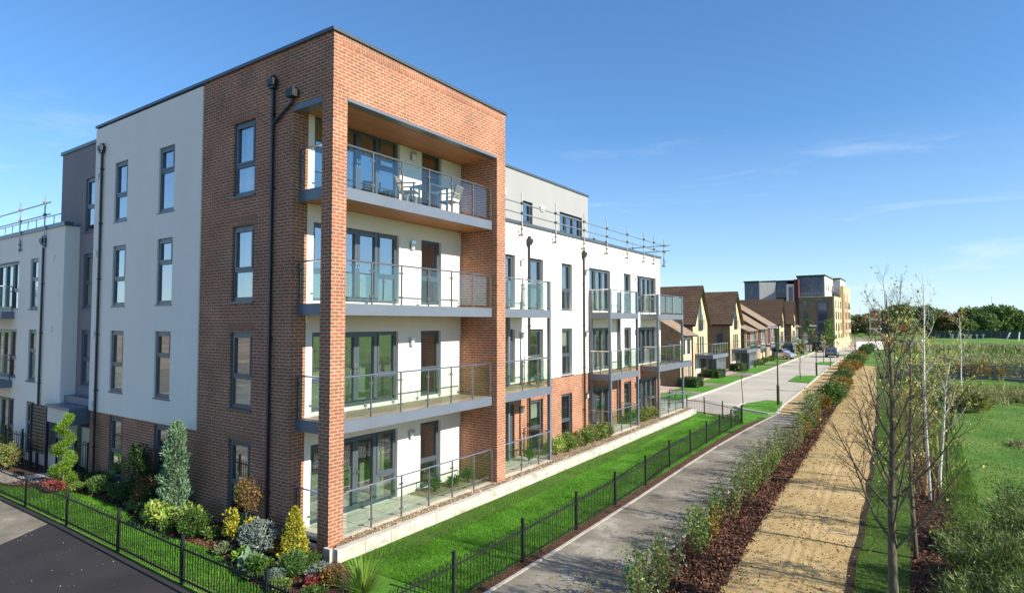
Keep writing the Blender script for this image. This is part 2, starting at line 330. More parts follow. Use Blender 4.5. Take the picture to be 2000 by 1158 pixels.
def window(par, F, u0, u1, z0, z1, kind='sash', tr=.56, set_=.12, name='window', curtain=None, sill=True, fw=.055, blind=None, fm='frame'):
    """one window: frame mesh, with pane / sill / curtain / handle children.  tr: height of the cross bar measured from the top (0-1)"""
    fr = MB(); pn = MB(); d1 = -set_; d0 = d1-.07; g = d1-.035
    def ring(a, b, c, e, w, da=d0, db=d1):
        fr.fbox(F, a, a+w, c, e, da, db); fr.fbox(F, b-w, b, c, e, da, db); fr.fbox(F, a+w, b-w, c, c+w, da, db); fr.fbox(F, a+w, b-w, e-w, e, da, db)
    def pane(a, b, c, e): pn.quad(F.p(a, c, g), F.p(b, c, g), F.p(b, e, g), F.p(a, e, g))
    ring(u0, u1, z0, z1, fw)
    def sash(a, b, top_open=True):
        zt = z1-(z1-z0)*tr
        fr.fbox(F, a, b, zt-.035, zt+.035, d0, d1)
        ring(a, b, zt+.035, z1-fw, .05, d0+.01, d1+.018)
        pane(a+.05, b-.05, zt+.085, z1-fw-.05); ring(a, b, z0+fw, zt-.035, .022, d0+.01, d1-.01); pane(a+.022, b-.022, z0+fw+.022, zt-.057)
    handles = []
    if kind == 'sash': sash(u0+fw, u1-fw)
    elif kind == 'door':
        ring(u0+fw, u1-fw, z0+fw, z1-fw, .075, d0+.01, d1+.02); pane(u0+fw+.075, u1-fw-.075, z0+fw+.075, z1-fw-.075)
    elif kind == 'full': sash(u0+fw, u1-fw)
    elif kind[0] == 'F':                             # French set: 's' side light, 'l' leaf; e.g. 'Fslls'
        seq = kind[1:]; n = len(seq); wd = (u1-u0)/n; sets = {'s': [], 'l': []}
        for i, ch in enumerate(seq):
            a, b = u0+wd*i, u0+wd*(i+1)
            a2 = a+(fw if i == 0 else .028); b2 = b-(fw if i == n-1 else .028)
            if i and seq[i-1] != ch or (ch == 's' and i): fr.fbox(F, a-.028, a+.028, z0+fw, z1-fw, d0, d1)
            if ch == 's': sash(a2, b2)
            else:
                a2 = a+(.003 if i and seq[i-1] == 'l' else .028); b2 = b-(.003 if i < n-1 and seq[i+1] == 'l' else .028)
                if i == 0: a2 = u0+fw
                if i == n-1: b2 = u1-fw
                ring(a2, b2, z0+fw, z1-fw, .085, d0+.01, d1+.025); pane(a2+.085, b2-.085, z0+fw+.085, z1-fw-.085)
                hu = b2-.04 if (i < n-1 and seq[i+1] == 'l') else a2+.04
                handles.append(hu)
    o = fr.build(name, fm, par); pn.build('pane', 'pane', o)
    if handles:
        h = MB()
        for hu in handles: h.fbox(F, hu-.018, hu+.018, z0+.9, z0+1.12, d1+.025, d1+.035); h.fbox(F, hu-.06, hu+.06, z0+1.0, z0+1.025, d1+.07, d1+.09); h.fbox(F, hu-.01, hu+.01, z0+1.0, z0+1.02, d1+.035, d1+.07)
        h.build('handle', 'steel', o)
    if sill:
        s = MB(); s.fbox(F, u0-.05, u1+.05, z0-.045, z0-.002, -set_+.003, .045); s.build('sill', fm, o)
    if curtain:
        cu = MB(); a, b, = curtain; n = 24; pts = []
        for i in range(n+1):
            u = a+(b-a)*i/n; dd = d0-.12+.035*math.sin(i*1.9)
            pts.append((u, dd))
        for i in range(n): cu.quad(F.p(pts[i][0], z0+.03, pts[i][1]), F.p(pts[i+1][0], z0+.03, pts[i+1][1]), F.p(pts[i+1][0], z1-.05, pts[i+1][1]), F.p(pts[i][0], z1-.05, pts[i][1]))
        cu.build('curtain', 'curtain', o, smooth=True)
    if blind:
        b = MB(); za, zb = (z0+(z1-z0)*x for x in blind); b.fbox(F, u0+.06, u1-.06, za, zb, d0-.06, d0-.05); b.build('blind', 'blind', o)
    return o
def room(mb, F, u0, u1, z0, z1, dep=1.2, s=.13, grow=.12):
    a, b, c, e = u0-grow, u1+grow, z0-.02, z1+.25; P = F.p; q = -s-.07; r = -dep
    mb.quad(P(a, c, r), P(b, c, r), P(b, e, r), P(a, e, r)); mb.quad(P(a, c, q), P(a, c, r), P(a, e, r), P(a, e, q)); mb.quad(P(b, c, r), P(b, c, q), P(b, e, q), P(b, e, r))
    mb.quad(P(a, c, q), P(b, c, q), P(b, c, r), P(a, c, r)); mb.quad(P(a, e, r), P(b, e, r), P(b, e, q), P(a, e, q))
# ================================================================ ground
S = 2.75; ZT = 1.93; ZB = -.03; GZ = -.30
def sheet(mb, pts, z, mi=0): mb.poly([(x, y, z) for x, y in pts], mi)
def ribbon(mb, pts, wdt, z0, z1, mi=0):
    pts = [Vector((p[0], p[1], 0)) for p in pts]; L = []
    for i, p in enumerate(pts):
        t = (pts[min(i+1, len(pts)-1)]-pts[max(i-1, 0)]).normalized(); nn = Vector((-t.y, t.x, 0))*wdt/2; L.append((p-nn, p+nn))
    for i in range(len(L)-1):
        a, b = L[i]; c, d = L[i+1]
        mb.hexa([(a.x, a.y, z0), (c.x, c.y, z0), (d.x, d.y, z0), (b.x, b.y, z0), (a.x, a.y, z1), (c.x, c.y, z1), (d.x, d.y, z1), (b.x, b.y, z1)], mi)
rg = np.random.default_rng(7); random.seed(7)
# the far ground and the rolling meadow on the right
xs = np.unique(np.concatenate([np.linspace(-900, -60, 8), np.linspace(-60, 10.9, 12), np.linspace(10.9, 60, 70), np.linspace(60, 200, 30), np.linspace(200, 1200, 8)]))
ys = np.unique(np.concatenate([np.linspace(-200, -10, 6), np.linspace(-10, 70, 90), np.linspace(70, 200, 50), np.linspace(200, 2500, 12)]))
def mheight(x, y):
    k = np.clip((x-11.6)/3, 0, 1)*np.clip((230-y)/30, 0, 1)
    h = .16*np.sin(x*.55+y*.21)+.12*np.sin(x*.23-y*.47+1)+.10*np.sin(y*.9+x*.35)+.22*np.sin(y*.13+.6+x*.05)
    h = h+.55*np.exp(-((y-43-.05*(x-14))/3.2)**2)-.7*np.exp(-((y-51)/2.6)**2)
    return -.325+k*h*.8
X, Y = np.meshgrid(xs, ys); Z = mheight(X, Y)
g = MB(); nx = len(xs); g.v = [tuple(p) for p in np.stack([X, Y, Z], -1).reshape(-1, 3).tolist()]
g.f = [(j*nx+i, j*nx+i+1, (j+1)*nx+i+1, (j+1)*nx+i) for j in range(len(ys)-1) for i in range(nx-1)]; g.m = [0]*len(g.f); g.smooth = True
struct('ground', g, 'meadow')
g = MB(); sheet(g, [(-60, -60), (3.95, -60), (3.95, -2.7), (-1.2, -2.62), (-4.4, -2.5), (-7.5, -2.42), (-8.1, -2.45), (-7.15, -3.8), (-9, -9), (-14, -40), (-60, -50)], GZ-.012); struct('tarmac_road', g, 'darktar')
g = MB(); sheet(g, [(-8.1, -2.45), (-7.15, -3.8), (-9, -9), (-14, -40), (-60, -50), (-60, -2.4)], GZ-.016); struct('paved_yard', g, 'tarmac')
g = MB(); sheet(g, [(-300, -420), (250, -420), (250, -48), (-300, -48)], GZ-.02); sheet(g, [(-300, -48), (-61, -48), (-61, 20), (-300, 20)], GZ-.02); sheet(g, [(-90, 112.5), (-5.6, 112.5), (-5.7, 140), (.4, 140), (1.5, 150), (-2, 230), (-90, 230)], GZ-.01); struct('bare_ground', g, 'earth')
LP = [(3.88, .2), (3.9, 3.5), (3.84, 8.4), (3.72, 13), (3.66, 17.2), (3.72, 22), (3.88, 26.3), (3.98, 28.4)]
RP = [(6.2, .2), (6.1, 3.5), (5.95, 8.4), (5.85, 13), (5.8, 17.2), (5.8, 22), (5.55, 26.3), (5.3, 28.4)]
g = MB(); sheet(g, [(3.95, -40), *LP, *RP[::-1], (6.3, -40)], GZ); struct('footpath', g, 'tarmac')
g = MB(); ribbon(g, [(3.95, -30)]+LP, .07, GZ-.1, GZ+.025); ribbon(g, [(6.3, -30)]+RP, .05, GZ-.1, GZ+.03); struct('path_edging', g, 'edging')
HL = [(3.98, 28.4), (3.62, 32), (3.4, 38), (2.95, 48), (2.35, 60), (1.55, 78), (.9, 100), (.4, 125), (.2, 150)]
HR = [(5.3, 28.4), (5.25, 32), (5.1, 38), (4.6, 48), (4.0, 60), (3.1, 78), (2.4, 100), (1.8, 125), (1.5, 150)]
g = MB(); sheet(g, HL+HR[::-1], GZ+.004); struct('hoggin_path', g, 'sand')
g = MB(); sheet(g, [(6.3, -40), *RP, *HR[1:6], (4.2, 78), (5.0, 60), (5.7, 48), (6.2, 38), (6.6, 28), (6.95, 21), (7.3, 9), (7.6, 3), (8, -40)], GZ-.004); struct('bark_bed', g, 'mulch')
SL = [(8, -40), (7.6, 3), (7.3, 9), (6.95, 21), (6.6, 28), (6.2, 38), (5.7, 48), (5.0, 60), (4.3, 75)]
SR = [(9.9, -40), (9.65, 4.6), (9.55, 10.6), (9.3, 18), (8.95, 26), (8.6, 34), (7.9, 46), (7.1, 60), (6.3, 75)]
g = MB()                                             # worn sandy track with a fine surface and three wheel ruts
def along(L, y): return float(np.interp(y, [p[1] for p in L], [p[0] for p in L]))
yy = np.concatenate([np.linspace(-10, 4, 12), np.linspace(4.2, 30, 190), np.linspace(30.5, 75, 80)]); nu = 46
for y in yy:
    a, b = along(SL, y), along(SR, y)
    for i in range(nu):
        u = i/(nu-1); x = a+(b-a)*u; z = GZ+.002
        for ru in (.40, .50, .60):
            z -= .014*math.exp(-((u-ru-.02*math.sin(y*.35))/.014)**2)*(1 if 4 < y < 24 else 0); z += .012*math.exp(-((u-ru-.028-.02*math.sin(y*.35))/.014)**2)*(1 if 4 < y < 24 else 0)
        g.v.append((x, y, z+.03*math.sin(math.pi*u)+(0 if i in (0, nu-1) else random.gauss(0, .0025))))
for j in range(len(yy)-1):
    for i in range(nu-1): g.f.append((j*nu+i, j*nu+i+1, (j+1)*nu+i+1, (j+1)*nu+i)); g.m.append(0)
g.smooth = True; struct('sandy_track', g, 'sand')
g = MB(); sheet(g, [*SR, (7.3, 75), (8.2, 60), (9.0, 46), (9.7, 34), (10.1, 26), (10.4, 18), (10.6, 10), (10.65, 4), (10.8, -40)], GZ-.001); struct('verge_grass', g, 'turf')
g = MB(); ribbon(g, [(x+.03*math.sin(y*1.7), y) for x, y in [(along(SR, y), y) for y in np.linspace(-20, 40, 90)]], .13, GZ-.05, GZ+.02); struct('soil_shadow_edge', g, 'soil_shadow')  # dark earth at the raised turf edge, with the edge's shadow painted in
g = MB(); sheet(g, [(10.8, -40), (10.65, 4), (10.6, 10), (10.4, 18), (10.1, 26), (9.7, 34), (10.3, 34), (10.9, 26), (11.3, 18), (11.5, 10), (11.7, 4), (11.9, -40)], GZ-.006); struct('tree_bed', g, 'mulch')
BED = [(-13.6, -1.9), (-12.74, -1.59), (-11.24, -1.0), (-9.4, -.8), (-7.7, -.85), (-6.3, -1.11), (-5.6, -1.25), (-3.8, -1.2), (-2.5, -1.1), (-1.3, -1.4), (-.3, -1.66), (.35, -1.5), (.8, -.9), (.9, -.2)]
g = MB(); sheet(g, [(-16.5, -2.25), (.5, -1.78), (1.2, -.6), (1.9, -1.3), (2.2, -2.3), (3.7, -2.3), (3.7, .2), *[(p[0]-.12, p[1]) for p in LP[1:6]], (3.5, 24), (-.4, 26.2), (.2, 25.6), (.2, 0), (-16.5, 0)], GZ-.002); struct('lawn', g, 'lawn')
g = MB(); sheet(g, [*BED[:-3], (.35, -1.7), (1.3, -2.1), (2.1, -1.9), (1.9, -1.0), (1.3, -.5), (.9, -.1), (.42, .1), (.42, .35), (-14.2, .35), (-14.2, -1.9)], GZ+.006); sheet(g, [(-20, -1.2), (-14.2, -1.2), (-14.2, .6), (-20, .6)], GZ+.002)
sheet(g, [(3.58, -2), (3.60, 3.5), (3.52, 8), (3.38, 13), (3.3, 18), (3.32, 23.6), (3.6, 26), (3.75, 26.3), *[(x-.05, y) for x, y in LP[::-1][2:-1]], (3.84, -2)], GZ+.004); struct('planting_bed', g, 'mulch')
g = MB(); sheet(g, [(-16.5, -2.0), (-13.5, -1.75), (-12.95, -1.0), (-12.9, -.1), (-14.4, -.1), (-14.6, -1.2), (-20, -1.2), (-20, -2.1)], GZ+.010); struct('entrance_path', g, 'slab')
g = MB(); sheet(g, [(.42, .4), (1.15, .8), (1.2, 5), (1.05, 9), (1.1, 14), (.7, 19), (.3, 25), (.17, 25)], GZ+.001); struct('old_turf_strip', g, 'turf')
# road with its kerbs, parking bays, verges and drives
KL = [(-14, 26.3), (-1.95, 26.5), (-2.2, 28.5), (-2.4, 30.5), (-2.44, 36.5), (-2.51, 41.7), (-2.78, 46.7), (-2.94, 53.5), (-3.2, 62), (-3.7, 73.5), (-4.5, 93), (-5.0, 108), (-5.4, 130)]
g = MB(); sheet(g, [(-30, 26.6), (-1.6, 26.6), (3.2, 26.4), (3.95, 28.4), *HL[1:-1], (.4, 140), (-5.6, 140), *KL[::-1][:-3], (-2.4, 31), (-30, 31)], GZ-.006); struct('road', g, 'paving')
g = MB(); ribbon(g, KL[3:], .16, GZ-.1, GZ+.07); ribbon(g, [(x-.05, y) for x, y in HL], .15, GZ-.1, GZ+.05)
ribbon(g, [(-30, 31.1), (-2.45, 31.0)], .15, GZ-.1, GZ+.06); struct('kerb', g, 'kerb')
def verge(name, pts, z=.05, m='lawn'):
    mb = MB(); n = len(pts); P = [(x, y, GZ+z) for x, y in pts]; mb.poly(P)
    for i in range(n):
        a, b = pts[i], pts[(i+1) % n]; mb.quad((a[0], a[1], GZ-.1), (b[0], b[1], GZ-.1), (b[0], b[1], GZ+z), (a[0], a[1], GZ+z))
    return struct(name, mb, m)
verge('grass_verge', [(1.45, 29.9), (2.0, 29.1), (2.9, 28.5), (3.6, 28.1), (3.8, 28.7), (3.55, 32), (3.2, 34.2), (2.2, 34.3), (1.5, 31.9)])
g = MB(); ribbon(g, [(1.3, 31.8), (1.33, 29.8), (1.95, 28.95), (2.85, 28.35), (3.6, 27.9), (3.95, 28.0)], .13, GZ-.1, GZ+.09); struct('bay_kerb', g, 'kerb')
verge('grass_verge', [(3.3, 26.3), (3.85, 26.4), (3.9, 27.6), (3.4, 27.8), (2.6, 28.2), (1.7, 28.6), (1.4, 28.6), (3.15, 24)], .02)
for y0, y1 in ((48.8, 57), (74.5, 81.5), (98, 104)):
    xr = along(HL, (y0+y1)/2)-.14; verge('grass_verge', [(xr-1.6, y0+.6), (along(HL, y0)-.14, y0), (along(HL, y1)-.14, y1), (xr-1.9, y1-1.5)])
def fr_strip(name, y0, y1, m, z=.045, w=1.0):
    def xk(y): return along(KL[3:], y)-.08
    dx = 2.6*w; verge(name, [(xk(y0)-dx, y0), (xk(y0), y0), (xk((y0+y1)/2), (y0+y1)/2), (xk(y1), y1), (xk(y1)-dx, y1)], z, m)
for a, b in ((31.3, 34.4), (36.3, 41.2), (43.6, 52), (56.5, 66.5), (68.5, 73), (76, 81), (84, 92), (98, 112)): fr_strip('front_lawn', a, b, 'lawn', .05)
for a, b in ((34.4, 36.3), (41.2, 43.6), (52, 56.5), (66.5, 68.5), (73, 76), (81, 84), (92, 98)): fr_strip('driveway', a, b, 'tarmac', .045)
g = MB(); sheet(g, [(-30, 31.2), (-4.95, 31.2), (-5.1, 56), (-5.6, 70), (-6.4, 92), (-7.4, 112), (-30, 112)], GZ+.046); struct('driveway', g, 'pinkpave')

# ================================================================ the main apartment building
B = thing('apartment_building', 'large four-storey apartment block of red brick and white render with glass balconies', 'apartment building')
bw = MB(); F0 = FY(0); FR = FX(-1.46); FWg = FX(-1.52)
win_br = [(-4.01, -3.03)]; opsA = [(a, b, ZB+S*k, ZT+S*k) for a, b in win_br for k in range(4)]
TOP = 11.62
wall(bw, F0, -5.54, -1.46, -.5, TOP, opsA, edge=False)
low = [(-7.94, -7.02, ZB, ZT), (-10.88, -9.97, ZB, ZT)]
wall(bw, F0, -12.35, -5.54, -.5, 1.99, low, edge=False)
wall(bw, F0, -1.46, 0, 10.17, TOP, edge=False)
wall(bw, FX(0), 0, 6.85, 10.17, TOP, edge=False)
bw.fbox(FX(-1.46), 0.001, .43, -.5, 10.17, -.2, 0)              # brick pier that ends the long wall
bw.box(-12.35, -.3, 6.8, 6.85, 8.7, TOP); bw.box(-12.35, -12.3, .01, 6.8, -.5, TOP)
bw.quad((-1.52, 6.40, 10.17), (0, 6.40, 10.17), (0, 6.40, 10.3), (-1.52, 6.40, 10.3))
ws = [(8.75, 9.62, 'door', .56), (10.64, 11.63, 'sash', .56), (13.1, 14.02, 'sash', .58), (15.62, 17.88, 'Fsll', .56), (19.46, 20.36, 'sash', .6), (21.18, 23.92, 'Fslls', .6)]
opsW = [(a, b, ZB+S*k, ZT+S*k) for a, b, _, _ in ws for k in range(3)]
wall(bw, FWg, 6.85, 24.52, -.5, 2.68, opsW, edge=False)
bw.quad((-1.52, 24.52, -.5), (-12, 24.52, -.5), (-12, 24.52, 2.68), (-1.52, 24.52, 2.68))
bw.build('brick_wall', 'brick', B)
col = MB(); col.box(-.38, 0, 0, .41, -.55, 10.17); col.build('corner_column', 'brick', B)
fin = MB(); fin.box(-1.6, 0, 6.39, 6.85, -.5, 10.17); fin.build('brick_pier', 'brick', B)
sd = MB(); sd.fbox(FX(0), .235, 6.6, TOP-.236, TOP-.001, .001, .004); sd.build('soldier_course', 'soldier', B)
for k in range(4): sd = MB(); sd.fbox(F0, -4.12, -2.92, ZT+S*k+.001, ZT+S*k+.236, .0005, .004); sd.build('brick_lintel', 'soldier', B)
for a, b, _, _ in ws: sd = MB(); sd.fbox(FWg, a-.1, b+.1, ZT+.001, ZT+.236, .0005, .004); sd.build('brick_lintel', 'soldier', B)
# white render panels stand 30 mm proud
wp = MB()
opsP = [(a, b, ZB+S*k, ZT+S*k) for a, b in ((-7.94, -7.02), (-10.88, -9.97)) for k in (1, 2, 3)]
wall(wp, F0, -12.38, -5.54, 1.99, TOP-.06, opsP, d=.035, dep=.155)
wp.build('render_panel', 'white', B)
wp = MB(); FRD = (.62, 3.58); WN = (4.51, 5.43)
opsR = [(a, b, ZB+S*k, ZT+S*k) for a, b in (FRD, WN) for k in range(4)]
wall(wp, FR, .43, 6.39, -.02, 10.12, opsR, edge=False, d=.002); wp.build('balcony_wall', 'white', B)
wp = MB(); wall(wp, FWg, 6.85, 24.55, 2.68, 8.62, [o for o in opsW if o[2] > 1], d=.03, dep=.15, edge=True)
wp.quad((-1.49, 24.55, 2.68), (-12, 24.55, 2.68), (-12, 24.55, 8.62), (-1.49, 24.55, 8.62)); wp.build('render_panel', 'white', B)
# set-back top storey
ph = MB(); opH = [(12.35, 13.22, 8.35, 10.15), (15.6, 17.85, 8.35, 10.15)]
wall(ph, FX(-3.0), 6.85, 18.5, 8.3, 11.33, opH, edge=False); ph.quad((-3, 18.5, 8.3), (-12, 18.5, 8.3), (-12, 18.5, 11.33), (-3, 18.5, 11.33)); ph.build('penthouse_wall', 'palegrey', B)
# grey stair tower on the left, and the left wing
gt = MB(); TG = .35; opG = [(-14.15, -13.3, ZB+S*k, ZT+S*k) for k in (1, 2, 3)]
wall(gt, FY(TG), -16.35, -12.35, 2.15, 11.38, opG, edge=False); gt.quad((-16.35, TG, 2.1), (-16.35, 9, 2.1), (-16.35, 9, 11.38), (-16.35, TG, 11.38))
gt.box(-16.9, -16.35, 1.4, 9, 8.3, 10.6)
gt.build('stair_tower_wall', 'grey', B)
lw = MB(); lws = [(-17.75, -16.95), ]; opL = [(-17.75, -16.95, ZB+S*k, ZT+S*k) for k in range(3)]+[(-22.6, -19.0, ZB+S*k, ZT+S*k) for k in range(3)]
FL = FY(-.12); wall(lw, FL, -28, -14.55, -.5, 8.45, opL, edge=False)
lw.quad((-14.55, -.12, -.5), (-14.55, TG+.1, -.5), (-14.55, TG+.1, 8.45), (-14.55, -.12, 8.45))
lw.quad((-14.55, TG+.25, -.5), (-12.3, TG+.25, -.5), (-12.3, TG+.25, 2.15), (-14.55, TG+.25, 2.15))
lw.build('left_wing_wall', 'white', B)
# roofs and copings
rf = MB(); rf.quad((-12.3, .05, TOP-.15), (-.05, .05, TOP-.15), (-.05, 6.8, TOP-.15), (-12.3, 6.8, TOP-.15))
rf.quad((-12, 6.85, 8.35), (-1.6, 6.85, 8.35), (-1.6, 24.5, 8.35), (-12, 24.5, 8.35)); rf.quad((-12, 6.9, 11.2), (-3.05, 6.9, 11.2), (-3.05, 18.45, 11.2), (-12, 18.45, 11.2))
rf.quad((-16.3, .4, 11.2), (-12.4, .4, 11.2), (-12.4, 9, 11.2), (-16.3, 9, 11.2)); rf.quad((-28, -.1, 8.2), (-14.6, -.1, 8.2), (-14.6, 10, 8.2), (-28, 10, 8.2))
rf.build('flat_roof', 'darktar', B)
cp = MB()
cp.box(-12.42, .05, -.06, .25, TOP, TOP+.08); cp.box(-.25, .05, .25, 6.92, TOP, TOP+.08); cp.box(-12.42, -.25, 6.65, 6.92, TOP, TOP+.08); cp.box(-12.42, -12.2, .25, 6.65, TOP, TOP+.1)
cp.box(-1.85, -1.42, 6.86, 24.62, 8.62, 8.73); cp.box(-12, -1.85, 24.3, 24.62, 8.62, 8.73)
cp.box(-3.2, -2.95, 6.86, 18.56, 11.33, 11.42); cp.box(-12, -3.2, 18.3, 18.56, 11.33, 11.42)
cp.box(-16.42, -12.43, TG-.05, TG+.2, 11.38, 11.5); cp.box(-16.42, -16.2, TG+.2, 9, 11.38, 11.5); cp.box(-16.95, -16.43, 1.35, 9, 10.6, 10.7)
cp.box(-28, -14.48, -.17, .12, 8.45, 8.60)
cp.build('coping', 'frame', B)
# steel lintel, ceiling and rooms
lt = MB(); lt.fbox(FX(0), .41, 6.39, 10.10, 10.17, -.25, .012); lt.fbox(F0, -1.46, -.38, 10.04, 10.17, -.25, .012); lt.build('steel_lintel', 'metal', B)
sf = MB(); sf.box(-1.46, -.25, .25, 6.39, 10.09, 10.12); sf.build('soffit', 'soffit', B)
ins = MB()
for a, b in win_br+[(-7.94, -7.02), (-10.88, -9.97)]:
    for k in range(4): room(ins, F0, a, b, ZB+S*k, ZT+S*k, 1.15)
for a, b in (FRD, WN):
    for k in range(4): room(ins, FR, a, b, ZB+S*k, ZT+S*k, 1.2)
for a, b, _, _ in ws:
    for k in range(3): room(ins, FWg, a, b, ZB+S*k, ZT+S*k, 1.6)
for a, b, c, e_ in opH: room(ins, FX(-3), a, b, c, e_, 1.6)
for a, b, c, e_ in opG: room(ins, FY(TG), a, b, c, e_, 1.3)
for a, b, c, e_ in opL: room(ins, FL, a, b, c, e_, 1.3)
ins.build('room_interior', 'inside', B)
# windows
for k in range(4):
    z0, z1 = ZB+S*k, ZT+S*k
    window(B, F0, -4.01, -3.03, z0, z1, 'sash', .585 if k else .56, set_=.055, curtain=(-3.75, -3.5) if k in (2, 3) else None, blind=(.02, .38) if k == 1 else None, fw=.095)
    s = 0 if k == 0 else .035
    window(B, F0, -7.94, -7.02, z0, z1, 'sash', .37, fw=.095, set_=.05-s); window(B, F0, -10.88, -9.97, z0, z1, 'sash', .56, fw=.095, set_=.05-s, blind=(.02, .42) if k == 1 else None)
    window(B, FR, *FRD, z0, z1, 'Fslls', .62 if k != 3 else .45, curtain=(3.0, 3.3) if k == 0 else None, sill=False, set_=.1); window(B, FR, *WN, z0, z1, 'sash', .6, sill=False, set_=.1, fw=.065)
for a, b, kd, tr in ws:
    for k in range(3): window(B, FWg, a, b, ZB+S*k, ZT+S*k, kd, tr, sill=(kd == 'sash' and k > 0), curtain=(a+.1, a+.4) if (k+int(a)) % 3 == 0 else None, blind=(.62, .98) if (k*2+int(b)) % 5 == 1 and kd == 'sash' else None, set_=.1)
window(B, FX(-3), 12.35, 13.22, 8.35, 10.15, 'sash', .5, sill=False); window(B, FX(-3), 15.6, 17.85, 8.35, 10.15, 'Fsll', .5, sill=False)
for k in (1, 2, 3): window(B, FY(TG), -14.15, -13.3, ZB+S*k, ZT+S*k, 'sash', .54, blind=(.02, .5) if k == 1 else None, fw=.09, set_=.05)
for k in range(3):
    window(B, FL, -17.75, -16.95, ZB+S*k, ZT+S*k, 'sash', .42, sill=k > 0, fw=.09, set_=.05); window(B, FL, -22.6, -19.0, ZB+S*k, ZT+S*k, 'Fslls', .6, sill=False)
# balconies
def rail_run(par, F, us, z0, d, h=1.02, ends=(True, True), glass=True, r=.019, extra=None, phalf=.02):
    """handrail, posts at us, glass panels between them with clamps"""
    hr = MB(); a = Vector(F.p(us[0], z0+h, d)); b = Vector(F.p(us[-1], z0+h, d)); hr.tube([a, b], r+.004, 8); hr.build('handrail', 'steel', par)
    for i, u in enumerate(us):
        if (i == 0 and not ends[0]) or (i == len(us)-1 and not ends[1]): continue
        p = MB(); p.fbox(F, u-phalf, u+phalf, z0-.0, z0+h-.015, d-.006, d+.006+.018)
        for cz in (.2, .82):
            p.fbox(F, u-.065, u-phalf-.0005, z0+cz-.02, z0+cz+.02, d-.02, d+.015); p.fbox(F, u+phalf+.0005, u+.065, z0+cz-.02, z0+cz+.02, d-.02, d+.015)
        p.build('baluster', 'post', par)
    if glass:
        for i in range(len(us)-1):
            q = MB(); q.fbox(F, us[i]+.055, us[i+1]-.055, z0+.07, z0+h-.06, d-.004, d+.004); q.build('glass_panel', 'glass', par)
posy = [.60, 1.40, 2.42, 3.45, 4.43, 5.42, 6.33]
for k in (1, 2, 3):
    zt = 2.63+S*(k-1); zb = 2.35+S*(k-1)
    b = MB(); b.box(-1.455, -.25, .27, 6.385, zt-.05, zt-.002); b = b.build('balcony', 'deck', B)
    f = MB(); f.box(-.25, -.19, .19, 6.38, zb, zt); f.box(-1.458, -.25, .19, .25, zb, zt); f.box(-1.52, -1.458, .19, .25, zb, zt); f.build('fascia', 'metal', b)
    f = MB(); f.box(-1.455, -.255, .255, 6.385, zb+.01, zb+.03); f.build('soffit', 'soffit', b)
    rail_run(b, FX(0), posy, zt, -.21, ends=(False, True)); rail_run(b, FY(.23), [-1.42, -.42], zt, 0, ends=(True, False))
t = MB(); t.box(-1.455, -.12, .2, 6.38, -.08, -.012); t = t.build('terrace', 'slab', B)
rail_run(t, FX(0), posy, -.01, -.16, ends=(False, True)); rail_run(t, FY(.23), [-1.42, -.42], -.01, 0, ends=(True, False))
def wing_balcony(y0, y1, xf, zs, post_y, posts, side=True, label=None, far=True):
    for zt in zs:
        zb = zt-.28
        b = MB(); b.box(-1.485, xf-.06, y0+.06, y1-.06, zt-.05, zt-.002); b = b.build('balcony', 'deck', B)
        f = MB(); f.box(xf-.06, xf, y0, y1, zb, zt); f.box(-1.488, xf-.06, y0, y0+.06, zb, zt); f.box(-1.488, xf-.06, y1-.06, y1, zb, zt); f.build('fascia', 'metal', b)
        f = MB(); f.box(-1.485, xf-.065, y0+.065, y1-.065, zb+.01, zb+.03); f.build('soffit', 'white', b)
        rail_run(b, FX(0), post_y, zt, xf-.03, ends=(side, False), phalf=.016)
        if side: rail_run(b, FY(y0+.03), [-1.40, (xf-1.45)/2, xf-.08], zt, 0, ends=(True, False), phalf=.016)
        if far: rail_run(b, FN(y1-.03), [-xf+.08, -(xf-1.45)/2, 1.40], zt, 0, ends=(False, True), phalf=.016)
    for (px_, py_) in posts:
        p = MB(); p.box(px_-.055, px_+.055, py_-.055, py_+.055, -.3, zs[-1]+1.05); p.build('balcony_post', 'metal', B)
wing_balcony(6.86, 10.1, -.22, (2.63, 5.38), [6.95, 8.2, 9.2, 10.0], [(-.28, 10.03), (-1.38, 9.0)], side=False)
wing_balcony(15.55, 18.75, -.42, (2.63, 5.38), [15.7, 16.75, 17.8, 18.6], [(-.48, 15.62), (-.48, 18.68), (-1.40, 15.62), (-1.40, 18.68)])
wing_balcony(21.6, 25.6, -.5, (2.63, 5.38), [21.75, 22.8, 23.9, 25.45], [(-.56, 21.67), (-.56, 25.53)])
f = MB(); f.box(-.56, -.5, 25.6, 27.1, 2.35, 2.63); f.box(-3.4, -.56, 27.04, 27.1, 2.35, 2.63); f.box(-3.4, -.56, 25.6, 27.04, 2.5, 2.6); f.build('balcony_fascia', 'metal', B)
for i, (y0, y1, xf, ps) in enumerate(((6.86, 10.05, -.2, [6.95, 8.1, 9.2, 9.95]), (15.55, 18.7, -.42, [15.7, 16.7, 17.75, 18.6]), (21.6, 25.6, -.5, [21.75, 23.0, 24.2, 25.45]))):
    t = MB(); t.box(-1.5, xf+.05, y0+.02, y1, -.08, -.010); t = t.build('terrace', 'slab', B); rail_run(t, FX(0), ps, -.01, xf-.03, ends=(i > 0, False))
    rail_run(t, FN(y1-.03), [-xf+.08, 1.38], -.01, 0, ends=(False, True))
    if i: rail_run(t, FY(y0+.03), [-1.40, xf-.08], -.01, 0, ends=(True, False))
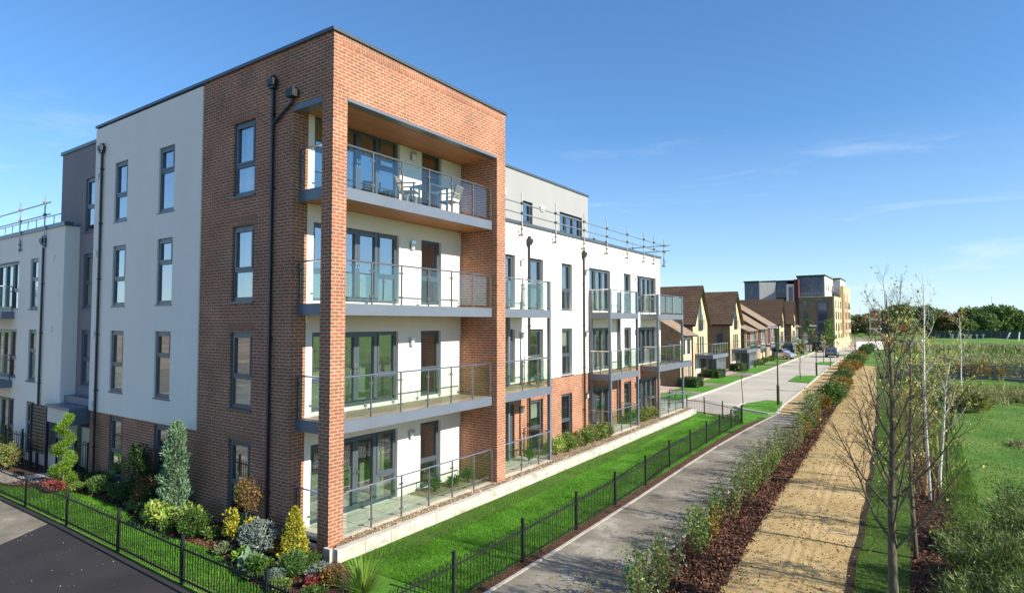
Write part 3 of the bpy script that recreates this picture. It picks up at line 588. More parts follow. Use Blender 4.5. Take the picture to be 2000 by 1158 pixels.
for zt in (2.63, 5.38):                                # left wing balconies, cut by the picture's edge
    b = MB(); b.box(-23.2, -19.4, -1.40, -.13, zt-.05, zt); b = b.build('balcony', 'deck', B)
    f = MB(); f.box(-23.2, -19.34, -1.46, -1.40, zt-.28, zt+.01); f.box(-19.40, -19.34, -1.40, -.125, zt-.28, zt+.01); f.box(-23.2, -19.4, -1.4, -.13, zt-.26, zt-.24); f.build('fascia', 'metal', b)
    rail_run(b, FY(-1.43), [-23.1, -22, -20.8, -19.45], zt, 0, ends=(True, False)); rail_run(b, FX(0), [-1.38, -.2], zt, -19.38, ends=(False, True))
p = MB(); p.box(-19.46, -19.34, -1.5, -1.38, -.3, 6.4); p.build('balcony_post', 'metal', B)
# rainwater pipes, wall lights, vents
def downpipe(F, u, ztop, d=0, shoe=-.35, off=None, m='dark'):
    p = MB(); w_ = .032; p.fbox(F, u-w_, u+w_, shoe, ztop, d+.03, d+.095); p.fbox(F, u-.12, u+.12, ztop, ztop+.16, d+.012, d+.17); p.fbox(F, u-.09, u+.09, ztop-.08, ztop, d+.02, d+.14)
    p.fbox(F, u-.04, u+.04, ztop+.16, ztop+.26, d+.02, d+.12)
    for z in np.arange(shoe+1.2, ztop-.5, 1.85): p.fbox(F, u-.05, u+.05, z-.02, z+.02, d+.001, d+.11)
    if off:
        u2, z2, z3 = off; p.fbox(F, u2-.13, u2+.13, z2, z2+.18, d+.012, d+.2); p.fbox(F, u2-.05, u2+.05, z2+.18, z2+.26, d+.012, d+.14)
        p.tube([F.p(u2, z2+.02, d+.062), F.p(u2-.06, z2-.1, d+.062), F.p(u+.03, z3, d+.062)], .036, 8)
    p.build('downpipe', m, B)
downpipe(F0, -2.2, 10.80, off=(-1.38, 10.33, 9.85)); downpipe(F0, -11.73, 10.72, .035); downpipe(FL, -16.35, 7.95, 0)
downpipe(FWg, 10.5, 7.98, .03, -.1); downpipe(FWg, 15.02, 7.9, .03, -.1)
def wall_light(F, u, z):
    p = MB(); p.fbox(F, u-.09, u+.09, z-.13, z+.13, .001, .02); p.fbox(F, u-.085, u+.085, z+.05, z+.13, .02, .12); p = p.build('wall_light', 'steel', B)
    q = MB(); q.tube([F.p(u, z-.11, .07), F.p(u, z+.05, .07)], .055, 10); q.build('light_diffuser', 'whitepl', p, smooth=False)
for k, z in enumerate((1.68, 4.36, 7.2, 9.85)): wall_light(FR, 4.08, z)
for k in range(3): wall_light(FX(-1.49), 10.0, 1.7+S*k); wall_light(FX(-1.49), 15.28, 1.7+S*k); wall_light(FX(-1.49), 20.9, 1.7+S*k)
def vent(F, u, z, d=0, w_=.12): 
    p = MB(); p.fbox(F, u-w_*.5, u+w_*.5, z-.09, z+.09, d+.001, d+.05); p.fbox(F, u-w_*.7, u+w_*.7, z+.07, z+.11, d+.001, d+.07); p.build('wall_vent', 'whitepl', B)
for z in (10.25, 7.6, 4.9, 2.55): vent(F0, -12.1, z-.35, .035)
for z in (7.3, 4.7, 1.75): vent(FL, -15.5, z)
vent(FX(-3), 11.0, 10.25, 0, .3); vent(FX(-3), 14.0, 10.0, 0, .3)
# entrance canopy, slatted screen and post boxes on the left
c = MB(); c.box(-14.35, -12.45, -.62, TG-.002, 2.02, 2.10); c.box(-12.56, -12.50, -.56, TG-.002, 1.52, 2.02); c.build('entrance_canopy', 'metal', B); c = MB(); c.box(-14.30, -12.56, -.56, -.50, 1.52, 2.018); c.box(-14.30, -14.24, -.50, TG-.002, 1.52, 2.018); c.box(-14.24, -12.56, -.50, TG, 1.80, 1.84); c.build('canopy_panel', 'cream', B)
c = MB(); c.box(-14.55, -12.40, TG-.35, TG-.002, 2.11, 2.35); c.build('canopy_flashing', 'metal', B)
c = MB()
for i in range(14): c.box(-15.85, -14.48, -.52, -.49, .32+i*.12, .415+i*.12)
c.box(-15.90, -15.84, -.55, -.46, -.3, 2.02); c.box(-14.48, -14.42, -.55, -.46, -.3, 2.02); c.box(-15.84, -14.48, -.47, -.465, .3, 2.0); c.build('slatted_screen', 'dark', B)
c = MB(); c.box(-14.45, -13.45, TG+.16, TG+.245, 1.18, 1.62)
for i in range(6):
    for j in range(3): c.box(-14.43+i*.163, -14.28+i*.163, TG+.145, TG+.16, 1.20+j*.14, 1.32+j*.14)
c.build('post_boxes', 'dark', B)
# aerial on the penthouse roof
c = MB(); c.tube([(-3.6, 16.2, 11.2), (-3.6, 16.2, 11.75)], .015, 5); c.tube([(-3.75, 16.2, 11.6), (-3.45, 16.2, 11.6)], .01, 5); c.build('aerial', 'galv', B)
# ================================================================ low concrete wall round the terraces
mb = MB(); pts = [(.30, -.05), (.30, 6), (.22, 14), (.08, 20), (-.02, 26.0)]
ribbon(mb, pts, .16, -.6, 0.0); mb.box(-.001, .218, -.128, -.052, -.6, -.001)
rw = mb.build('retaining_wall', 'concrete'); tag(rw, 'low pale concrete retaining wall along the terraces beside the lawn', 'retaining wall')
mb = MB(); n = 0
for i in range(32):
    y = .75+i*.8; x = float(np.interp(y, [p[1] for p in pts], [p[0] for p in pts]))+.08
    mb.box(x-.001, x+.003, y-.006, y+.006, -.4, -.004)
mb.build('wall_joint', 'greywood', rw)
mb = MB(); mb.box(-1.46, -.4, .0, .12, -.6, -.10); tag(mb.build('retaining_wall', 'concrete'), 'short concrete kerb wall between brick column and pier at the corner terrace', 'retaining wall')
# gravel margin with loose stones
mb = MB(); sheet(mb, [(-.12, .42), (.23, .0), (.23, 6), (.15, 14), (.0, 20), (-.1, 26), (-.6, 26), (-.5, 20), (-.42, 14), (-.20, 10.1), (-.12, 6.3)], -.015)
sheet(mb, [(-1.5, 10.1), (-.2, 10.1), (-.4, 15.5), (-1.5, 15.5)], -.018); sheet(mb, [(-1.5, 18.7), (-.3, 18.7), (-.4, 21.6), (-1.5, 21.6)], -.018)
sheet(mb, [(-1.46, 3.95), (-.55, 4.0), (-.35, 6.38), (-1.46, 6.38)], -.008)
tag(mb.build('gravel_margin', 'gravel'), kind='structure')
def stones(name, N, fx, size, m, kind='stuff'):
    P = fx(N); V = []
    D = unit(rg.normal(size=(N, 3))); Sd = unit(np.cross(D, rg.normal(size=(N, 3)))); s = (size*rg.uniform(.5, 1.4, N))[:, None]
    V = np.empty((N, 4, 3)); V[:, 0] = P-D*s; V[:, 1] = P+Sd*s*.6; V[:, 2] = P+D*s; V[:, 3] = P-Sd*s*.6
    return tag(np_quads(name, V, m), kind=kind)
M['stone'] = leafmat('stone_chip', [(.18, .125, .075), (.36, .28, .19), (.52, .46, .37), (.24, .16, .10)], .9, 0, .2)
def f(N):
    y = rg.uniform(.3, 26, N)**1; x = np.interp(y, [0, 6, 14, 20, 26], [.08, .08, 0, -.15, -.3])+rg.uniform(-.17, .13, N); return np.stack([x, y, rg.uniform(-.015, .012, N)], 1)
stones('loose_gravel', 5200, f, .022, 'stone')
def f(N):
    x = rg.uniform(-13.8, .9, N); yb = np.interp(x, [b[0] for b in BED[:12]]+[.9], [b[1] for b in BED[:12]]+[-1.0]); y = yb+rg.uniform(0, 1, N)**1.0*(-yb+.0); return np.stack([x, y, np.full(N, GZ)+rg.uniform(.0, .035, N)], 1)
stones('bark_chips', 16000, f, .03, 'chip')
def f(N):
    y = rg.uniform(0, 1, N)**1.7*40-1; a = np.interp(y, [p[1] for p in RP], [p[0] for p in RP]); b = np.interp(y, [p[1] for p in SL], [p[0] for p in SL])
    return np.stack([a+.06+(b-a+.0)*rg.uniform(0, 1, N)**.9+rg.normal(0, .05, N), y, np.full(N, GZ)+rg.uniform(.0, .04, N)], 1)
stones('bark_chips', 26000, f, .035, 'chip')
def f(N):
    y = rg.uniform(0, 1, N)**1.5*30-1; a = np.interp(y, [p[1] for p in SR], [p[0] for p in SR]); return np.stack([a+1.05+rg.uniform(0, 1.0, N), y, np.full(N, GZ)+rg.uniform(.0, .03, N)], 1)
stones('bark_chips', 9000, f, .035, 'chip')
M['litter'] = leafmat('fallen_leaf', [(.22, .15, .06), (.10, .055, .02), (.30, .24, .07), (.05, .03, .015)], .8, 0, .2)
def f(N):
    y = rg.uniform(0, 1, N)**1.6*40-1; a = np.interp(y, [p[1] for p in SL], [p[0] for p in SL]); b = np.interp(y, [p[1] for p in SR], [p[0] for p in SR])
    return np.stack([a+(b-a)*rg.uniform(0, 1, N), y, np.full(N, GZ+.035)+rg.uniform(.0, .02, N)], 1)
stones('leaf_litter', 5200, f, .024, 'litter')
def f(N):
    y = rg.uniform(0, 1, N)**1.4*30-1; return np.stack([3.95+rg.uniform(0, 1, N)**.6*2.1, y, np.full(N, GZ)+.006], 1)
stones('fallen_leaves', 1100, f, .022, 'litter')
def f(N): return np.stack([rg.uniform(-9, 3, N), rg.uniform(-6, -2.7, N), np.full(N, GZ)+.004], 1)
stones('grit', 260, f, .012, 'stone')
# grass blades
def blades(name, pts, h, wd, m, lean=.35):
    N = len(pts); a = rg.uniform(0, 2*math.pi, N); s = np.stack([np.cos(a), np.sin(a), np.zeros(N)], 1)*wd/2*rg.uniform(.6, 1.4, N)[:, None]
    t = rg.normal(0, lean, (N, 3)); t[:, 2] = 1; t = unit(t)*(h*rg.uniform(.5, 1.35, N))[:, None]
    V = np.empty((N, 3, 3)); V[:, 0] = pts-s; V[:, 1] = pts+s; V[:, 2] = pts+t
    return tag(np_quads(name, V, m, n=3), kind='stuff')
N = 110000; y = rg.uniform(0, 1, N)**1.5*25.5+.1; x = rg.uniform(.42, 3.6, N); k = (x < np.interp(y, [0, 3, 13, 18, 25], [3.62, 3.6, 3.42, 3.32, 3.3])) & ((x > 1.1) | (rg.uniform(0, 1, N) > .55))
k &= (np.sin(x*2.3+y*1.1)+np.sin(y*2.9-x*3.1+1)+np.sin(x*5.3+y*.7)*.6+rg.normal(0, .8, N) > -1.7)
P = np.stack([x, y, np.full(N, GZ)], 1)[k]; blades('lawn_grass', P, .045, .014, 'grass')
N = 34000; x = rg.uniform(-13, .5, N); y = rg.uniform(-2.22, -.8, N); yb = np.interp(x, [b[0] for b in BED[:12]]+[1], [b[1] for b in BED[:12]]+[-1.6]); k = y < yb-.02
blades('lawn_grass', np.stack([x, y, np.full(N, GZ)], 1)[k], .05, .016, 'grass')
N = 120000; y = rg.uniform(0, 1, N)**1.7*75+2; x = 11.4+rg.uniform(0, 1, N)*(2+(y+9)*.55); zz = mheight(x, y)
blades('meadow_grass', np.stack([x, y, zz], 1), .07, .03, 'wildgrass', .5)
N = 22000; y = rg.uniform(0, 1, N)**1.3*36-1; x = np.interp(y, [p[1] for p in SR], [p[0] for p in SR])+rg.uniform(.02, 1.0, N); blades('verge_blades', np.stack([x, y, np.full(N, GZ)], 1), .045, .016, 'wildgrass', .5)

# ================================================================ bow-topped iron fences
def fence(name, label, P, z0=GZ, h=.93, ph=.80, step=.098, pw=.027, bay=None, group=None, cat='fence', bar=.009):
    root = thing(name, label, cat, (P[0][0], P[0][1], z0), group=group); o = Vector((P[0][0], P[0][1], 0))
    P = [Vector((p[0], p[1], 0))-o for p in P]
    for p in P:
        q = MB(); q.box(p.x-pw, p.x+pw, p.y-pw, p.y+pw, -.1, h); q.box(p.x-pw*1.25, p.x+pw*1.25, p.y-pw*1.25, p.y+pw*1.25, h, h+.025); q.build('fence_post', 'iron', root)
    for a, b in zip(P, P[1:]):
        L = (b-a).length; t = (b-a)/L; nn = Vector((-t.y, t.x, 0)); q = MB()
        def bx(u0, u1, z0_, z1_, d):
            c = [a+t*u0-nn*d, a+t*u1-nn*d, a+t*u1+nn*d, a+t*u0+nn*d]; q.hexa([(v.x, v.y, z0_) for v in c]+[(v.x, v.y, z1_) for v in c])
        bx(pw, L-pw, .07, .10, .012); bx(pw, L-pw, ph-.135, ph-.105, .012)
        k = max(2, int(round((L-.1)/step))); k -= k % 2; s_ = (L-.1)/k
        for i in range(0, k, 2):
            u0, u1 = .05+s_*(i+.5), .05+s_*(i+1.5); r = (u1-u0)/2; c = (u0+u1)/2
            pts = [a+t*u0+Vector((0, 0, .02))]+[a+t*(c-r*math.cos(th))+Vector((0, 0, ph-r+r*math.sin(th))) for th in np.linspace(0, math.pi, 6)]+[a+t*u1+Vector((0, 0, .02))]
            q.tube(pts, bar, 4, cap=False)
        q.build('fence_panel', 'iron', root)
    return root
fence('iron_fence', 'long black bow-topped iron fence between the lawn and the tarmac footpath', [(3.6, -2.4), (3.62, -.02), (3.64, 2.3), (3.62, 4.8), (3.56, 7.25), (3.48, 9.75), (3.25, 12.6), (3.18, 15.2), (3.12, 17.6), (3.08, 19.8), (3.06, 21.9), (3.1, 23.8)])
fence('iron_fence', 'black bow-topped iron fence across the far end of the lawn by the road', [(3.1, 23.9), (1.84, 24.9), (.5, 26.05), (-.6, 26.35), (-3.5, 26.6)])
fence('iron_fence', 'black bow-topped iron fence in front of the shrub bed beside dark tarmac', [(3.55, -2.44), (1.45, -2.47), (-1.45, -2.43), (-4.43, -2.36), (-7.5, -2.30), (-10.45, -2.28), (-13.5, -2.28), (-16.5, -2.28)])
fence('iron_fence', 'tall black hooped railing by the slatted screen and entrance', [(-12.55, .05), (-13.3, -.05), (-14.3, -.25)], h=1.15, ph=1.2, step=.16, bar=.011)
fence('iron_fence', 'tall black hooped railing beside the left wing behind the entrance path', [(-15.3, -.5), (-16.6, -.55), (-18.2, -.6), (-20, -.6)], h=1.3, ph=1.2, step=.16, bar=.011)
mb = MB(); ribbon(mb, [(-20, -2.44), (-7.5, -2.47), (-1.3, -2.62), (3.4, -2.72)], .10, GZ-.1, GZ+.03); tag(mb.build('kerb_edging', 'darktar'), kind='structure')

# ================================================================ scaffold guard rails on the roofs
def scaffold(label, F, us, z0, ztop, rails, u0, u1, d, loc):
    root = thing('scaffold_rail', label, 'scaffold rail', loc); L = Vector(loc)
    def bld(q, n, m_): q.v = [(v[0]-L.x, v[1]-L.y, v[2]-L.z) for v in q.v]; return q.build(n, m_, root)
    for u in us:
        q = MB(); q.tube([F.p(u, z0, d), F.p(u, ztop, d)], .024, 8); o = bld(q, 'standard', 'galv')
        q = MB()
        for z in rails: q.fbox(F, u-.045, u+.045, z-.045, z+.045, d-.05, d+.05)
        q.fbox(F, u-.03, u+.03, z0+.05, z0+.13, d-.14, d+.03); q.fbox(F, u-.02, u+.02, z0+.1, z0+.5, d-.045, d-.02); q.fbox(F, u-.04, u+.04, z0+.28, z0+.33, d-.06, d+.04)
        q.v = [(v[0]-L.x, v[1]-L.y, v[2]-L.z) for v in q.v]; q.build('coupler', 'post', o)
    for z in rails:
        q = MB(); q.tube([F.p(u0, z, d-.05), F.p(u1, z, d-.05)], .024, 8); bld(q, 'guard_rail', 'galv')
    return root
scaffold('long galvanised scaffold guard rail above the white wing facing the lawn', FX(0), [9.87, 12.38, 14.89, 17.23, 19.62, 21.84, 23.3, 24.95], 8.12, 9.8, (9.02, 9.40), 7.2, 25.3, -1.34, (-1.34, 7.2, 8.2))
scaffold('galvanised scaffold guard rail returning along the far end of the white wing roof', FN(24.75), [1.3, 3.2, 5.6, 8], 8.2, 9.7, (9.05, 9.36), .9, 8.4, 0, (-1.3, 24.75, 8.2))
scaffold('galvanised scaffold guard rail behind the front one on the wing roof, next to the penthouse', FX(-3.6), [18.9, 20.4, 21.9], 8.3, 9.6, (9.05, 9.45), 18.6, 22.2, 0, (-3.6, 18.6, 8.3))
scaffold('galvanised scaffold guard rail above the left wing roof edge', FY(-.2), [-21.6, -18.8, -16.25], 7.75, 9.75, (9.0, 9.45), -26, -15.9, 0, (-16, -.2, 8.2))
q = MB(); q.tube([(-27, .8, 9.35), (-16.4, .8, 9.35)], .02, 6); q.tube([(-27, .8, 8.95), (-16.4, .8, 8.95)], .02, 6)
for x in np.arange(-26, -16.4, .95): q.tube([(x, .8, 8.3), (x, .8, 9.35)], .018, 6)
tag(q.build('roof_railing', 'galv'), 'grey roof edge railing with close uprights behind the scaffold on the left wing', 'railing')
mb = MB(); mb.box(-40, -24, 16, 30, 0, 11.4); tag(mb.build('site_building', 'white'), 'white building seen over the left wing roof', 'building')

# ================================================================ balcony table and chairs
def chair(loc, rz, label):
    t = thing('garden_chair', label, 'chair', loc, rz, 'chairs on the top balcony')
    q = MB()
    for sx in (-.24, .24):
        q.box(sx-.02, sx+.02, -.25, -.21, 0, .62); q.box(sx-.02, sx+.02, .20, .24, 0, .42)
        q.hexa([(sx-.02, .19, .42), (sx+.02, .19, .42), (sx+.02, .23, .42), (sx-.02, .23, .42), (sx-.02, .33, .88), (sx+.02, .33, .88), (sx+.02, .36, .88), (sx-.02, .36, .88)])
        q.box(sx-.03, sx+.03, -.28, .26, .62, .645)
    q.box(-.22, .22, -.24, -.21, .38, .41); q.box(-.22, .22, .2, .23, .38, .41); q.build('chair_frame', 'post', t)
    q = MB()
    for i in range(6): q.box(-.23, .23, -.25+i*.078, -.19+i*.078, .415, .435)
    q.build('seat', 'seatwood', t); q = MB()
    for i in range(5):
        z = .5+i*.078; y = .215+(z-.42)*.28; q.hexa([(-.22, y, z), (.22, y, z), (.22, y+.015, z), (-.22, y+.015, z), (-.22, y+.017, z+.062), (.22, y+.017, z+.062), (.22, y+.032, z+.062), (-.22, y+.032, z+.062)])
    q.build('backrest', 'seatwood', t); return t
chair((-.78, 3.25, 8.131), R(115), 'slatted wooden chair left of the balcony table by the doors')
chair((-.72, 4.95, 8.131), R(-80), 'slatted wooden chair right of the table on the top balcony')
t = thing('garden_table', 'dark square table with slatted top between the two balcony chairs', 'table', (-.80, 4.12, 8.131)); q = MB()
for i in range(7): q.box(-.40, .40, -.42+i*.121, -.31+i*.121, .70, .725)
q.build('table_top', 'metal', t)
for sx in (-.36, .36):
    for sy in (-.38, .38): q = MB(); q.box(sx-.025, sx+.025, sy-.025, sy+.025, 0, .70); q.build('leg', 'post', t)
# ================================================================ plants
GL = dict(
 green=[(.03, .07, .012), (.05, .11, .02), (.08, .15, .03), (.04, .09, .015)],
 dark=[(.015, .035, .010), (.025, .06, .015), (.04, .08, .02)],
 lime=[(.10, .20, .02), (.18, .30, .035), (.06, .14, .015)],
 yellow=[(.50, .42, .04), (.32, .36, .04), (.62, .52, .08), (.16, .26, .03)],
 aucuba=[(.30, .38, .08), (.10, .22, .03), (.45, .48, .14), (.06, .15, .02)],
 silver=[(.19, .25, .22), (.27, .33, .30), (.12, .18, .15), (.34, .39, .36)],
 bluegreen=[(.08, .16, .09), (.13, .22, .13), (.20, .30, .19), (.06, .12, .06)],
 rosemary=[(.05, .12, .03), (.09, .17, .045), (.04, .09, .02), (.12, .2, .06)],
 bronze=[(.14, .06, .02), (.20, .10, .03), (.10, .09, .02), (.24, .15, .05)],
 red=[(.16, .02, .025), (.24, .05, .05), (.10, .02, .02), (.3, .12, .09)],
 autumn=[(.10, .11, .02), (.22, .16, .03), (.30, .13, .03), (.07, .12, .02)],
 willow=[(.07, .12, .025), (.12, .18, .045), (.045, .08, .018), (.20, .26, .10), (.09, .13, .03)],
 flax=[(.12, .22, .03), (.22, .32, .06), (.08, .16, .02)],
 hedge=[(.08, .14, .03), (.13, .20, .04), (.19, .21, .07), (.22, .13, .06), (.06, .10, .02)],
 hg2=[(.09, .17, .03), (.15, .24, .05), (.06, .11, .02), (.22, .28, .08)],
 hg3=[(.13, .17, .09), (.19, .23, .13), (.09, .13, .05), (.25, .27, .17)],
 yleaf=[(.42, .38, .07), (.3, .3, .06), (.5, .45, .15)],
 reed=[(.16, .20, .07), (.22, .26, .10), (.13, .16, .06), (.26, .20, .12)],
 tree=[(.06, .115, .03), (.095, .17, .045), (.15, .24, .065)],
 tree2=[(.13, .13, .045), (.18, .16, .06), (.20, .125, .065)],
 tree3=[(.09, .16, .045), (.14, .23, .065), (.19, .28, .09)])
for k, c in GL.items(): M[k] = leafmat('leaf_'+k, [tuple(min(v*(1.0 if k in ('tree', 'tree2', 'tree3', 'yellow', 'silver') else 1.35), .7) for v in q_) for q_ in c], .5, .3, .35)
def crown(n, c, r, clumps=14, fill=.35, shape='ball', sd=None):
    g_ = np.random.default_rng(sd) if sd is not None else rg
    K = unit(g_.normal(size=(clumps, 3)))*g_.uniform(.45, .85, (clumps, 1)); s = g_.uniform(.18, .38, clumps)
    i = g_.integers(0, clumps, n); P = K[i]+unit(g_.normal(size=(n, 3)))*(s[i]*g_.uniform(.5, 1.1, n)**.5)[:, None]
    k = g_.uniform(0, 1, n) < fill; P[k] = unit(g_.normal(size=(k.sum(), 3)))*(g_.uniform(0, 1, (k.sum(), 1))**.4)*.88
    P = P*np.array(r); return P+np.array(c)
def cone(n, h, r0, z0=0, pw=1.0, rough=.15):
    z = rg.uniform(0, 1, n)**1.2; a = rg.uniform(0, 2*math.pi, n); lump = 1+rough*np.sin(a*3+z*19)+rough*np.sin(a*5-z*31)*.7
    r = r0*np.clip(1-z, .02, 1)**pw*lump*rg.uniform(.55, 1.08, n); return np.stack([r*np.cos(a), r*np.sin(a), z0+z*h], 1), a
def stems(root, pts_list, r=.012, m='bark', name='stem'):
    q = MB()
    for p in pts_list: q.tube(p, np.linspace(r, r*.4, len(p)).tolist(), 5, cap=False)
    return q.build(name, m, root)
def bush(name, label, x, y, r, h, m, n, ls, asp=.5, cat='shrub', z=GZ, up=.3, group=None, rx=None, spread=1):
    t = thing(name, label, cat, (x, y, z), group=group)
    P = crown(n, (0, 0, h*.54), (rx or r, r, h*.5)); P[:, 2] = np.clip(P[:, 2], .02, None)
    d = P-np.array((0, 0, h*.2)); np_quads('foliage', leaf_quads(rg, P, ls, asp, up, unit(d)*.9, spread), m, t)
    stems(t, [[(0, 0, -.05), (rx or r) and (random.uniform(-1, 1)*(rx or r)*.3, random.uniform(-1, 1)*r*.3, h*.4), (random.uniform(-1, 1)*(rx or r)*.6, random.uniform(-1, 1)*r*.6, h*.8)] for _ in range(7)], .012)
    return t
# blue-green conifer by the wall
t = thing('conifer', 'tall blue-green conical conifer beside the brick wall', 'conifer', (-5.55, -.55, GZ)); P, a = cone(7000, 2.5, .36, .05, .40, .3)
d = np.stack([np.cos(a)*.7, np.sin(a)*.7, np.full(len(a), .9)], 1); np_quads('foliage', leaf_quads(rg, P, .10, .32, .1, d, .45), 'bluegreen', t); stems(t, [[(0, 0, -.05), (0, 0, 2.3)]], .04, name='trunk')
# spiral juniper
t = thing('spiral_juniper', 'bright green juniper clipped into a twisting spiral by the entrance', 'conifer', (-11.75, -.92, GZ)); n = 9000; u = rg.uniform(0, 1, n)
a = u*2*math.pi*3.2+.6; rr = .36*(1-u*.55)*.62; c = np.stack([np.cos(a)*rr, np.sin(a)*rr, .15+u*2.1], 1); P = c+unit(rg.normal(size=(n, 3)))*(rg.uniform(.3, 1, n)**.5*(.24-.12*u))[:, None]*np.array((1, 1, .75))
np_quads('foliage', leaf_quads(rg, P, .075, .22, .9, (P-c)*5, .5), 'lime', t); stems(t, [[(0, 0, -.05), (0, 0, 2.1)]], .03, name='trunk')
# yellow cone at the corner
t = thing('golden_euonymus', 'golden yellow cone-shaped shrub against the corner column', 'shrub', (-.62, -.42, GZ)); P, a = cone(4200, 1.02, .30, .12, .62, .1)
d = np.stack([np.cos(a), np.sin(a), np.full(len(a), .4)], 1); np_quads('foliage', leaf_quads(rg, P, .055, .6, 0, d, .6), 'yellow', t); stems(t, [[(0, 0, -.05), (0, 0, .9)]], .02)
bush('golden_shrub', 'small upright golden shrub left of the silver bush', -2.75, -.62, .19, .85, 'yellow', 1100, .07, .55, up=.6)
bush('golden_shrub', 'small golden variegated shrub under the bronze acer', -2.25, -.42, .2, .62, 'yellow', 700, .07, .55)
bush('silver_bush', 'rounded silver-grey leaved bush in the corner bed', -1.52, -.72, .42, .72, 'silver', 4200, .075, .38, rx=.62)
bush('aucuba', 'yellow-spotted broad-leaved bush at the foot of the conifer', -5.35, -1.05, .33, .62, 'aucuba', 900, .13, .45, rx=.62)
bush('aucuba', 'smaller yellow-spotted bush right of the conifer base', -4.35, -.75, .28, .72, 'aucuba', 420, .12, .42)
bush('green_shrub', 'dense dull green shrub between the conifer and the golden shrubs', -3.8, -.95, .42, .72, 'green', 4200, .05, .5, rx=.55)
bush('rosemary', 'bushy upright rosemary at the left of the bed', -9.9, -.62, .30, .55, 'rosemary', 3600, .09, .22, up=1.2, rx=.55)
bush('rosemary', 'wider rosemary bush right of the first rosemary', -8.75, -.55, .28, .50, 'rosemary', 3000, .09, .22, up=1.2, rx=.5)
bush('rosemary', 'dark rosemary tuft in front of the golden cone', .22, -1.02, .26, .55, 'rosemary', 2400, .09, .2, up=1.1)
bush('lavender', 'grey-green low tuft at the tip of the corner bed', .15, -1.40, .2, .30, 'silver', 900, .07, .2, up=.9)
bush('heuchera', 'low dark red leaved plant behind the fence at far left', -11.6, -1.28, .25, .26, 'red', 1300, .09, .7, rx=.75)
bush('hosta', 'clump of broad blue-green leaves under the silver bush', -.95, -1.32, .24, .30, 'bluegreen', 130, .17, .6)
bush('skimmia', 'low glossy green shrub with orange-red buds near the fence post', -.35, -1.42, .27, .42, 'green', 520, .11, .5)
bush('skimmia', 'small glossy shrub with green and yellow leaves beside the hosta', -1.35, -1.22, .18, .3, 'lime', 240, .11, .5)
bush('holly', 'dark green tall shrub between the two downpipes', -8.05, -.30, .42, 1.75, 'dark', 3200, .075, .5, up=.3, rx=.6)
bush('photinia', 'dark shrub with orange-pink young tips against the brick wall', -7.3, -.45, .38, .85, 'bronze', 1300, .08, .45, rx=.5)
bush('dark_shrub', 'low dark evergreen shrub under the white panel', -6.6, -.35, .35, .75, 'dark', 2400, .07, .5, rx=.7)
bush('dark_shrub', 'dark evergreen ground shrub beside the entrance downpipe', -10.9, -.3, .35, .5, 'dark', 2200, .06, .5, rx=.9)
bush('dark_shrub', 'low dark evergreen behind the golden and silver bushes', -2.9, -.22, .2, .5, 'dark', 1500, .06, .5, rx=.9)
bush('leggy_shrub', 'thin leggy shrub with pale leaves near the left downpipe', -9.8, -.2, .3, 1.15, 'lime', 120, .12, .4)
bush('heath', 'low green heath between the column and the golden cone', .1, -.55, .28, .35, 'green', 2000, .05, .35, rx=.3)
bush('heath', 'grey-green low heath at the end of the retaining wall', .75, -.75, .26, .34, 'silver', 1500, .06, .3, rx=.34)
bush('red_tuft', 'small rusty red plant low in the corner bed', .95, -1.15, .14, .25, 'red', 260, .08, .4)
bush('purple_hebe', 'purple-green leaved low shrub left of the flax', 1.15, -.85, .24, .38, 'bronze', 900, .07, .4)
for i, (x, y, s_, lb) in enumerate([(-16.2, -1.0, .9, 'mixed dark shrub left of the entrance path'), (-17.8, -.9, 1.1, 'taller leafy shrub beside the left wing railing'), (-13.9, .05, .4, 'low dark shrub under the post boxes')]):
    bush('border_shrub', lb, x, y, .5*s_, 1.0*s_, 'hedge' if i < 2 else 'dark', 1500, .08, .5, rx=.7*s_)
for i, (x, y, r_, h_, m_, lb) in enumerate([(-3.35, -.75, .22, .3, 'hg2', 'low light green filler between the dull green shrub and the golden one'), (-4.75, -1.12, .2, .28, 'green', 'low green filler at the front edge under the small spotted bush'), (-2.2, -1.12, .2, .25, 'hg3', 'low grey-green filler left of the silver bush'), (-6.3, -.85, .3, .4, 'dark', 'low dark filler left of the spotted bush'), (-7.4, -.7, .3, .3, 'hg2', 'low light green filler under the orange-tipped shrub'),
        (-8.4, -.35, .3, .55, 'green', 'mid-height green filler behind the rosemary bushes'), (-1.0, -.5, .22, .4, 'bronze', 'low bronze filler between the silver bush and golden cone'), (.5, -1.55, .2, .25, 'hg2', 'low light green filler near the fence at the corner bed'), (-.1, -.75, .2, .3, 'hg3', 'low grey-green filler under the golden cone'), (1.45, -1.5, .24, .3, 'green', 'low green filler behind the fence corner under the flax'), (-10.9, -.85, .25, .3, 'hg2', 'low light green filler right of the spiral juniper')]):
    bush('ground_cover_plant', lb, x, y, r_, h_, m_, 900, .06, .45, rx=r_*1.4)
# bronze acer
t = thing('japanese_maple', 'small maple with thin bronze foliage in front of the brick wall window', 'small tree', (-2.6, -.35, GZ)); P = crown(1500, (0, 0, 1.15), (.42, .3, .5), 9, .3)
np_quads('foliage', leaf_quads(rg, P, .06, .4, -.2), 'bronze', t); stems(t, [[(0, 0, -.05), (.02, 0, .6), (x_*.5, y_*.5, 1.0), (x_, y_, 1.45)] for x_, y_ in [(-.3, 0), (.25, .1), (0, -.2), (.1, .15), (-.15, .1)]], .016)
